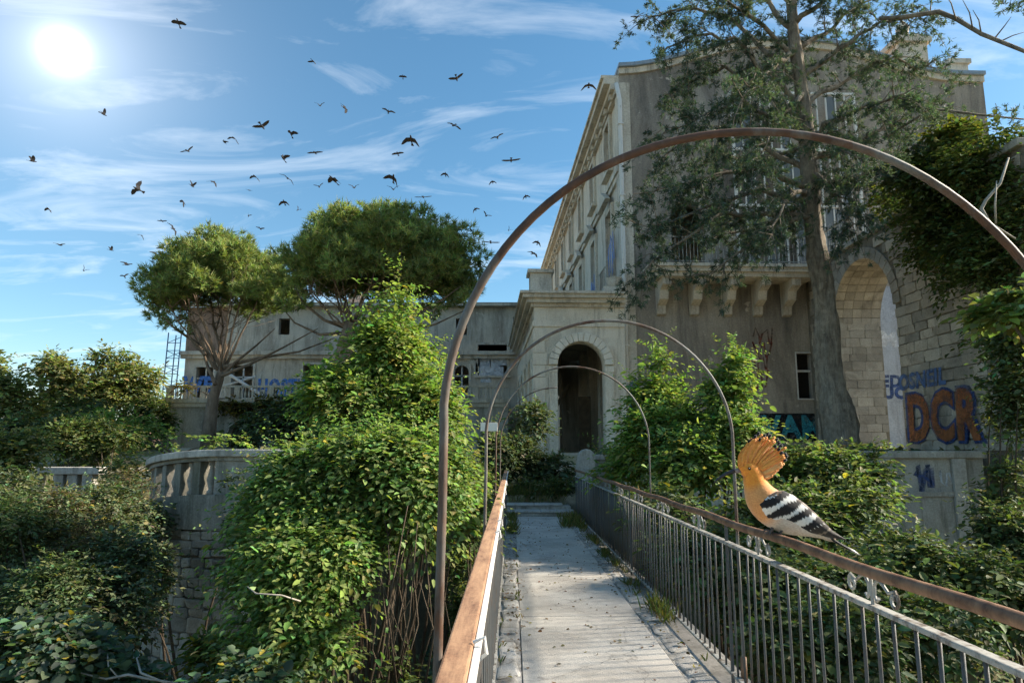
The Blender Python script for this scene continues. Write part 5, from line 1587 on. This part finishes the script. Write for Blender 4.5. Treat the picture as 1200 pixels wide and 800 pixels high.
def colmat(name, rough=0.75, bump_s=120):
    m, nt, B, N, L = newmat(name)
    a_ = N.new('ShaderNodeAttribute'); a_.attribute_name = 'tint'
    vec = N.new('ShaderNodeTexCoord').outputs['Object']
    nz_ = noise(N, L, vec, bump_s, 4, 0.6, 0, (0.6, 1, 1.0))
    L.new(mix(N, L, 0.6, a_.outputs['Color'], ramp(N, L, nz_, [(0.3, (0.28, 0.28, 0.28)), (0.7, (0.74, 0.74, 0.74))]), 'OVERLAY'), B.inputs['Base Color'])
    B.inputs['Roughness'].default_value = rough
    B.inputs['Specular IOR Level'].default_value = 0.2
    B.inputs['Sheen Weight'].default_value = 0.25
    bump(N, L, B, nz_, 0.4, 0.004)
    return m


M['plumage'] = colmat('plumage')


def set_tint(me, cols):
    at = me.attributes.new('tint', 'FLOAT_COLOR', 'POINT')
    c = np.ones((len(me.vertices), 4), np.float32); c[:, :3] = cols
    at.data.foreach_set('color', c.ravel())


def lerp3(a, b, t): return tuple(a[i] + (b[i] - a[i]) * t for i in range(3))


# spine: x, y, half-width in the profile plane, depth half-width, colour
ORANGE, DEEP, BUFF, CREAM, BLACK, WHITE = (0.78, 0.27, 0.035), (0.62, 0.18, 0.02), (0.64, 0.29, 0.10), (0.62, 0.52, 0.42), (0.012, 0.011, 0.011), (0.72, 0.70, 0.64)
spine = [(186, 268, 12, 12, ORANGE), (198, 265, 34, 30, ORANGE), (218, 265, 46, 40, ORANGE), (245, 272, 53, 46, ORANGE), (262, 300, 56, 48, ORANGE), (270, 335, 60, 54, ORANGE), (282, 375, 74, 66, BUFF),
         (304, 425, 94, 84, BUFF), (345, 470, 102, 92, BUFF), (400, 512, 96, 88, CREAM), (460, 548, 80, 76, CREAM), (520, 575, 58, 58, CREAM), (580, 597, 40, 42, CREAM), (630, 617, 28, 34, (0.35, 0.30, 0.25)), (668, 638, 22, 30, BLACK), (690, 650, 12, 20, BLACK)]
sp2 = []
for a, c in zip(spine[:-1], spine[1:]):
    for t in (0, 1 / 3, 2 / 3): sp2.append([a[i] + (c[i] - a[i]) * t for i in range(4)] + [lerp3(a[4], c[4], t)])
sp2.append(list(spine[-1]))
for _ in range(2):
    sp2 = [sp2[0]] + [[(sp2[i - 1][k] + 2 * sp2[i][k] + sp2[i + 1][k]) / 4 for k in range(4)] + [sp2[i][4]] for i in range(1, len(sp2) - 1)] + [sp2[-1]]
V_, F_, C_ = [], [], []
ns = 20
for i, s_ in enumerate(sp2):
    a, c = sp2[max(i - 1, 0)], sp2[min(i + 1, len(sp2) - 1)]
    tx, ty = c[0] - a[0], c[1] - a[1]
    ln = math.hypot(tx, ty); nx_, ny_ = -ty / ln, tx / ln
    for k in range(ns):
        th = 2 * math.pi * k / ns
        pw = s_[2] * math.cos(th); dp_ = s_[3] * math.sin(th)
        V_.append(hb(s_[0] + nx_ * pw, s_[1] + ny_ * pw, dp_))
        cc_ = s_[4]
        if s_[0] > 300 and math.cos(th) < -0.2: cc_ = lerp3(cc_, (0.33, 0.23, 0.15), 0.7)
        elif s_[0] > 400 and math.cos(th) > 0.3: cc_ = lerp3(cc_, CREAM, 0.75)
        C_.append(cc_)
for i in range(len(sp2) - 1):
    for k in range(ns):
        k2 = (k + 1) % ns
        F_.append((i * ns + k, i * ns + k2, (i + 1) * ns + k2, (i + 1) * ns + k))
F_ += [tuple(range(ns))[::-1], tuple((len(sp2) - 1) * ns + k for k in range(ns))]
me = bpy.data.meshes.new('body'); me.from_pydata(V_, [], F_); me.update()
bmx = bmesh.new(); bmx.from_mesh(me); bmesh.ops.recalc_face_normals(bmx, faces=bmx.faces); bmx.to_mesh(me); bmx.free()
set_tint(me, np.array(C_))
body = link('body', me, hoopoe, [M['plumage']], True)


# folded wings: a shell that hugs the flank, banded black and white
def wing(side):
    nu, nv_ = 90, 30
    top = [(268, 455), (300, 415), (360, 385), (395, 380), (450, 405), (520, 455), (575, 505), (630, 560), (670, 600), (742, 645)]
    bot = [(268, 455), (280, 492), (310, 525), (350, 550), (410, 572), (470, 588), (530, 602), (590, 615), (650, 632), (742, 645)]

    def samp(pl, t):
        f = t * (len(pl) - 1); i = min(int(f), len(pl) - 2); f -= i
        return pl[i][0] + (pl[i + 1][0] - pl[i][0]) * f, pl[i][1] + (pl[i + 1][1] - pl[i][1]) * f
    v, f, c = [], [], []
    for i in range(nu + 1):
        t = i / nu
        a, b2 = samp(top, t), samp(bot, t)
        for j in range(nv_ + 1):
            s_ = j / nv_
            x, y_ = a[0] + (b2[0] - a[0]) * s_, a[1] + (b2[1] - a[1]) * s_
            dep = (96 * (1 - max(0, t - 0.30) ** 1.1 * 1.05)) * (0.42 + 0.62 * math.sin(math.pi * (0.14 + 0.80 * s_)) ** 0.7) * min(1, 0.66 + t * 2.0)
            v.append(hb(x, y_, side * (dep + 4)))
            q_ = 0.426 * x + 0.905 * y_ + 5 * math.sin(x * 0.05 + y_ * 0.03) + 3.0 * math.sin(x * 0.31)
            hw = 1.0 + 0.25 * math.sin(x * .02)
            cc_ = WHITE
            for ctr, w2 in ((533, 17 * hw), (604, 19 * hw), (672, 19 * hw), (744, 22)):
                if abs(q_ - ctr) < w2: cc_ = BLACK
            if q_ > 768: cc_ = (0.035, 0.028, 0.022) if q_ < 800 or q_ > 812 else (0.20, 0.155, 0.115)
            if q_ < 512: cc_ = (0.22, 0.14, 0.085)
            if s_ < 0.10 and x > 470 and cc_ is WHITE: cc_ = lerp3(WHITE, (0.16, 0.11, 0.07), 0.75)
            if s_ < 0.10 and x > 430 and cc_ is BLACK: cc_ = (0.08, 0.055, 0.04)
            c.append(cc_)
    for i in range(nu):
        for j in range(nv_):
            o_ = i * (nv_ + 1) + j
            f.append((o_, o_ + 1, o_ + nv_ + 2, o_ + nv_ + 1))
    me = bpy.data.meshes.new('wing'); me.from_pydata(v, [], f); me.update()
    set_tint(me, np.array(c))
    o = link('wing', me, hoopoe, [M['plumage']], True)
    so = o.modifiers.new('thickness', 'SOLIDIFY'); so.thickness = 6 * UPX; so.offset = 0
    return o


wing(1); wing(-1)
# tail feathers
for k in range(4):
    e = (k - 1.5) * 5
    pts = [hb(640, 622 + e * .5, e * 1.5), hb(700, 660 + e * .6, e * 2), hb(760, 693 + e * .6, e * 2), hb(800, 713 + e * .6, e * 2), hb(822, 726 + e * .6, e * 2)]
    m_ = MB().tube(pts, [18 * UPX, 17 * UPX, 15 * UPX, 13 * UPX, 4 * UPX], 8, squash=0.35)
    me = m_.mesh('tail_feather')
    cl = []
    for vv in me.vertices:
        x = vv.co.x / UPX + OX
        cl.append(WHITE if 778 < x < 812 and random.random() < 0.8 else BLACK)
    set_tint(me, np.array(cl))
    link('tail_feather', me, hoopoe, [M['plumage']], True)
# crest: a fan of feathers with black tips
nf = 24
BASES = [(186, 246), (200, 232), (220, 224), (245, 224), (268, 232), (288, 246), (302, 262), (312, 280), (318, 298)]
TIPS = [(236, 138), (256, 108), (282, 84), (314, 66), (352, 74), (388, 80), (424, 104), (448, 150), (456, 194), (440, 236), (412, 268), (372, 302)]


def along(pl, t):
    f = min(max(t, 0), 1) * (len(pl) - 1); i = min(int(f), len(pl) - 2); f -= i
    return pl[i][0] + (pl[i + 1][0] - pl[i][0]) * f, pl[i][1] + (pl[i + 1][1] - pl[i][1]) * f


for layer in (0, 1):
    for k in range(nf):
        t = k / (nf - 1)
        bx_, by_ = along(BASES, t)
        by_ += 14
        ex_, ey_ = along(TIPS, t + random.uniform(-.012, .012))
        sc_ = (random.uniform(0.90, 1.02) + 0.08 * min(1, t * 2.5)) * (1 if layer == 0 else 0.84)
        ex_, ey_ = bx_ + (ex_ - bx_) * sc_, by_ + (ey_ - by_) * sc_
        ln = math.hypot(ex_ - bx_, ey_ - by_)
        nx_, ny_ = (ey_ - by_) / ln, -(ex_ - bx_) / ln
        bend = 20 * (0.75 - t)
        dep = (10 if layer else -4) + random.uniform(-3, 3) + (k % 3) * 3
        v, f, c = [], [], []
        steps_ = [(0, 7), (0.25, 9), (0.5, 9), (0.72, 7), (0.855, 4.2), (0.86, 5.5), (0.95, 7.5), (1.0, 3)]
        tip = (layer == 0 and t < 0.86 and k % 4 != 3) or (layer == 1 and random.random() < 0.2 and t < 0.7)
        oc = lerp3(ORANGE, DEEP, random.random() * 0.6)
        if t > 0.75: oc = lerp3(oc, (0.72, 0.42, 0.18), 0.5)
        for s_, w2 in steps_:
            px_ = bx_ + (ex_ - bx_) * s_ + nx_ * bend * math.sin(s_ * math.pi)
            py_ = by_ + (ey_ - by_) * s_ + ny_ * bend * math.sin(s_ * math.pi)
            for sd_, dd in ((-1, 0), (0, 3), (1, 0)):
                v.append(hb(px_ + nx_ * w2 * sd_, py_ + ny_ * w2 * sd_, dep + dd + 34 * max(0, 0.35 - s_)))
                c.append(BLACK if (tip and s_ > 0.857) else lerp3(oc, (0.86, 0.46, 0.15), 0.35 if sd_ == 0 else 0))
        for i in range(len(steps_) - 1):
            f += [(i * 3, i * 3 + 1, i * 3 + 4, i * 3 + 3), (i * 3 + 1, i * 3 + 2, i * 3 + 5, i * 3 + 4)]
        me = bpy.data.meshes.new('crest_feather'); me.from_pydata(v, [], f); me.update()
        set_tint(me, np.array(c))
        o = link('crest_feather', me, hoopoe, [M['plumage']], True)
        so = o.modifiers.new('thickness', 'SOLIDIFY'); so.thickness = 2.0 * UPX
# bill
M['bill'] = flat('bill', (0.035, 0.032, 0.032), 0.45, 0.4)
M['bill_base'] = flat('bill_base', (0.22, 0.17, 0.15), 0.5, 0.4)
bp2 = [hb(196, 276), hb(160, 277), hb(125, 288), hb(95, 303), hb(68, 321), hb(42, 342)]
MB().tube(bp2[1:], [12 * UPX, 10.5 * UPX, 8.5 * UPX, 6.5 * UPX, 2.5 * UPX], 10).build('bill', M['bill'], hoopoe, True)
MB().tube(bp2[:2], [15 * UPX, 11.3 * UPX], 10).build('bill_base', M['bill_base'], hoopoe, True)
M['eye'] = flat('eye', (0.008, 0.006, 0.005), 0.1, 0.6, 0.1)
for sd_ in (1, -1):
    m_ = MB()
    c0 = hb(231, 263, sd_ * 42)
    for_ = [(9 * UPX * math.sin(math.pi * i / 6), 9 * UPX * -math.cos(math.pi * i / 6)) for i in range(7)]
    m_.lathe([(max(r_, 1e-4), z_) for r_, z_ in for_], 10, c=(c0.x, c0.y, c0.z))
    m_.build('eye', M['eye'], hoopoe, True)
# legs and toes round the handrail
M['foot'] = flat('foot', (0.10, 0.085, 0.075), 0.7, 0.2)
for dx, dd in ((335, 26), (385, 34)):
    zf = OZ - 0
    leg_ = MB()
    slope = (dx - OX) * 0.352
    leg_.tube([hb(dx + 12, 578, dd), hb(dx + 4, 602 + slope * .4, dd), hb(dx, OZ + slope - 6, dd * .6)], [9 * UPX, 7 * UPX, 8 * UPX], 8)
    for tx_, ty2 in ((-26, -1), (-16, 0.6), (-4, 1.3), (22, 0.4)):
        b0 = hb(dx, OZ + slope - 6, dd * .5)
        leg_.tube([b0, hb(dx + tx_ * .6, OZ + slope + tx_ * .2 - 6, dd * .5 + ty2 * 10), hb(dx + tx_, OZ + slope + tx_ * .35 + 6, dd * .4 + ty2 * 16), hb(dx + tx_ * 1.1, OZ + slope + tx_ * .4 + 20, dd * .3 + ty2 * 15)], [6 * UPX, 6 * UPX, 5 * UPX, 2 * UPX], 6)
    leg_.build('leg', M['foot'], hoopoe, True)

# ------------------------------------------------------------------ flock


def bird_mesh(seed, d1, d2, sweep):
    """d1 inner-wing angle, d2 outer-wing angle (degrees above level), sweep of the tip"""
    m_ = MB()
    m_.tube([(0.34, 0, 0.0), (0.30, 0, 0.01), (0.22, 0, 0.01), (0.05, 0, 0), (-0.14, 0, 0), (-0.26, 0, 0.005)], [0.008, 0.026, 0.044, 0.060, 0.042, 0.015], 8)
    m_.add([(-0.22, 0.03, 0), (-0.22, -0.03, 0), (-0.42, -0.085, 0.0), (-0.44, 0, 0.0), (-0.42, 0.085, 0), (-0.22, 0, 0.02), (-0.43, 0, 0.012)], [(0, 1, 2, 3, 4), (0, 5, 6, 4), (5, 1, 2, 6)])
    for sg_ in (1, -1):
        a1, a2 = R(d1), R(d2)
        e = (0.02, sg_ * 0.24 * math.cos(a1), 0.24 * math.sin(a1))
        t = (e[0] - sweep, e[1] + sg_ * 0.32 * math.cos(a2), e[2] + 0.32 * math.sin(a2))
        m2 = (e[0] - sweep * .55 - .02, e[1] + sg_ * 0.20 * math.cos(a2), e[2] + 0.20 * math.sin(a2))
        top = [(0.14, sg_ * 0.03, 0.02), (0.17, e[1], e[2] + .01), (m2[0] + .13, m2[1], m2[2]), t, (m2[0] - .09, m2[1], m2[2] - .004), (e[0] - .13, e[1] * .96, e[2] - .006), (-0.12, sg_ * 0.03, 0.0)]
        bot = [(x, y_, z - 0.014) for x, y_, z in top]
        m_.add(top + bot, [(0, 1, 5, 6), (1, 2, 4, 5), (2, 3, 4), (7, 13, 12, 8), (8, 12, 11, 9), (9, 11, 10)] + [(i, (i + 1) % 7, 7 + (i + 1) % 7, 7 + i) for i in range(7)])
    me = m_.mesh('flying_bird'); me.materials.append(M['bird'])
    return me


variants = [bird_mesh(0, 25, 5, .12), bird_mesh(1, 45, 20, .10), bird_mesh(2, 10, -25, .16), bird_mesh(3, -15, -40, .15), bird_mesh(4, 62, 45, .12), bird_mesh(5, 5, 2, .08)]
# pixel position, wingspan in pixels, variant, heading, bank, label
FL = [
    (209, 27, 16, 5, 80, 12, 'highest dark bird, gliding right of the sun glow'),
    (121, 134, 12, 4, 30, -10, 'faint bird just below the sun glow'),
    (38, 189, 13, 4, 20, 10, 'lone bird at far left below the sun'),
    (57, 245, 10, 3, 60, 20, 'small bird near the left edge, level with the dense flock'),
    (70, 287, 12, 0, 85, 5, 'bird near the left edge above the far trees'),
    (98, 317, 11, 4, 140, 40, 'lowest bird on the left, wings held upright'),
    (130, 293, 9, 4, 20, 0, 'small bird above the lowest left pair'),
    (149, 310, 14, 0, 60, 15, 'upper bird of the lowest left pair'),
    (146, 324, 9, 1, 130, -20, 'lower bird of the lowest left pair'),
    (162, 222, 19, 1, 70, -55, 'large dark bird with spread wings, left of the main flock'),
    (166, 276, 9, 3, 120, 40, 'small bird between the left trees and the flock'),
    (189, 291, 11, 5, 80, 0, 'upper bird touching the left pine outline'),
    (184, 299, 14, 2, 140, 40, 'bird at the upper left rim of the left pine'),
    (190, 259, 9, 5, 95, 0, 'tiny bird just above the left pine, on the left'),
    (203, 268, 15, 2, 120, 60, 'dark bird with bent wings over the left pine crown'),
    (215, 237, 11, 3, 40, 50, 'bird with folded wings left of the flock centre'),
    (225, 218, 12, 4, 70, 20, 'left bird of a pair below the dense flock row'),
    (250, 213, 12, 3, 110, 30, 'right bird of a pair below the dense flock row'),
    (220, 177, 14, 0, 80, -25, 'bird gliding with bank, upper left of the flock'),
    (263, 167, 9, 1, 40, 30, 'small left bird of a close pair in the upper flock'),
    (274, 162, 14, 3, 95, 25, 'right arched bird of a close pair in the upper flock'),
    (307, 148, 18, 0, 80, -20, 'long-winged bird at the top of the left flock'),
    (341, 157, 14, 1, 60, 15, 'bird with raised wing, upper middle of the flock'),
    (332, 186, 14, 4, 40, 15, 'bird with wings in a steep V, middle of the flock'),
    (369, 179, 15, 5, 85, -5, 'thin gliding bird right of the V-winged one'),
    (299, 207, 13, 3, 70, 20, 'arched bird left of the swept diving one'),
    (337, 209, 17, 2, 150, 35, 'diving bird with swept wings in the flock centre'),
    (292, 223, 8, 5, 60, 20, 'tiny bird below the arched one'),
    (374, 219, 11, 1, 100, -15, 'small bird left of the largest flock bird'),
    (391, 211, 20, 2, 10, 20, 'largest and darkest bird of the flock'),
    (333, 237, 12, 3, 85, 0, 'arched bird above the larger pine'),
    (349, 246, 8, 4, 130, 40, 'tiny upright bird above the gap between the pines'),
    (291, 253, 7, 4, 110, 30, 'tiny bird above the left pine, on its right side'),
    (305, 268, 9, 0, 80, 10, 'small bird right over the left pine top'),
    (376, 248, 8, 5, 85, 10, 'tiny bird at the crest of the larger pine, left'),
    (367, 72, 11, 3, 50, 25, 'lone high bird above the middle flock'),
    (375, 124, 12, 1, 85, 0, 'left bird of the upper pair in the middle sky'),
    (404, 127, 14, 2, 60, 65, 'right bird of the upper pair, wing hanging'),
    (415, 220, 13, 1, 80, 0, 'shallow V bird right of the largest one'),
    (455, 131, 14, 0, 110, 15, 'bird gliding alone right of the upper pair'),
    (472, 90, 8, 5, 85, 5, 'tiny high bird in the centre sky'),
    (535, 92, 16, 0, 80, -20, 'high gliding bird right of the tiny centre one'),
    (532, 147, 16, 2, 150, 15, 'steeply banking bird in the centre-right sky'),
    (482, 164, 21, 3, 75, 10, 'broad-winged bird above the larger pine crown'),
    (466, 180, 12, 5, 80, -8, 'thin bird under the broad-winged one'),
    (461, 209, 20, 3, 80, 35, 'big arched bird close above the larger pine'),
    (461, 222, 14, 1, 85, 0, 'V bird directly below the big arched one'),
    (496, 231, 16, 5, 85, -3, 'flat gliding bird at the pine top, right'),
    (522, 204, 10, 3, 80, 15, 'small arched bird right of the pine top'),
    (583, 161, 14, 0, 75, -22, 'bird gliding in the right sky, above the level one'),
    (599, 188, 18, 5, 85, -5, 'level gliding bird left of the villa roof'),
    (577, 213, 9, 3, 70, -10, 'small arched bird left of the villa cornice'),
    (616, 230, 9, 3, 80, -20, 'small arched bird nearest the villa wall'),
    (557, 245, 9, 3, 75, -30, 'left bird of the pair right of the large pine'),
    (570, 253, 11, 1, 140, 25, 'right bird of the pair right of the large pine'),
    (690, 100, 18, 3, 75, 0, 'bird beside the villa roof corner, farthest right'),
    (596, 270, 9, 4, 130, 40, 'small bird inside the nearest hoop, upper left'),
    (575, 284, 17, 5, 85, 4, 'level bird just left of the nearest hoop'),
    (630, 284, 10, 3, 80, 25, 'small arched bird inside the nearest hoop'),
    (625, 297, 12, 2, 140, 25, 'lowest bird inside the nearest hoop, banking'),
    (747, 20, 16, 0, 100, -22, 'bird at the top beside the conifer crown'),
]
for px, py, w_, v_, hd, bk, lab in FL:
    Yb = 55.0 + (px * 7 % 11)
    p = P(px, py, Yb)
    s_ = S(w_, Yb) / 0.84
    o = inst('flying_bird', variants[v_], None, p, (0, 0, 0), (s_,) * 3, label=lab, cat='bird', group='dark birds flying over the garden')
    # most birds fly towards or away from the viewer so that both wings show
    o.rotation_euler = (Matrix.Rotation(R(bk), 3, 'Y') @ Matrix.Rotation(R((90 if (px + py) % 2 else -90) + (hd - 85) * 0.45), 3, 'Z') @ Matrix.Rotation(R(random.uniform(-25, 10)), 3, 'Y')).to_euler()
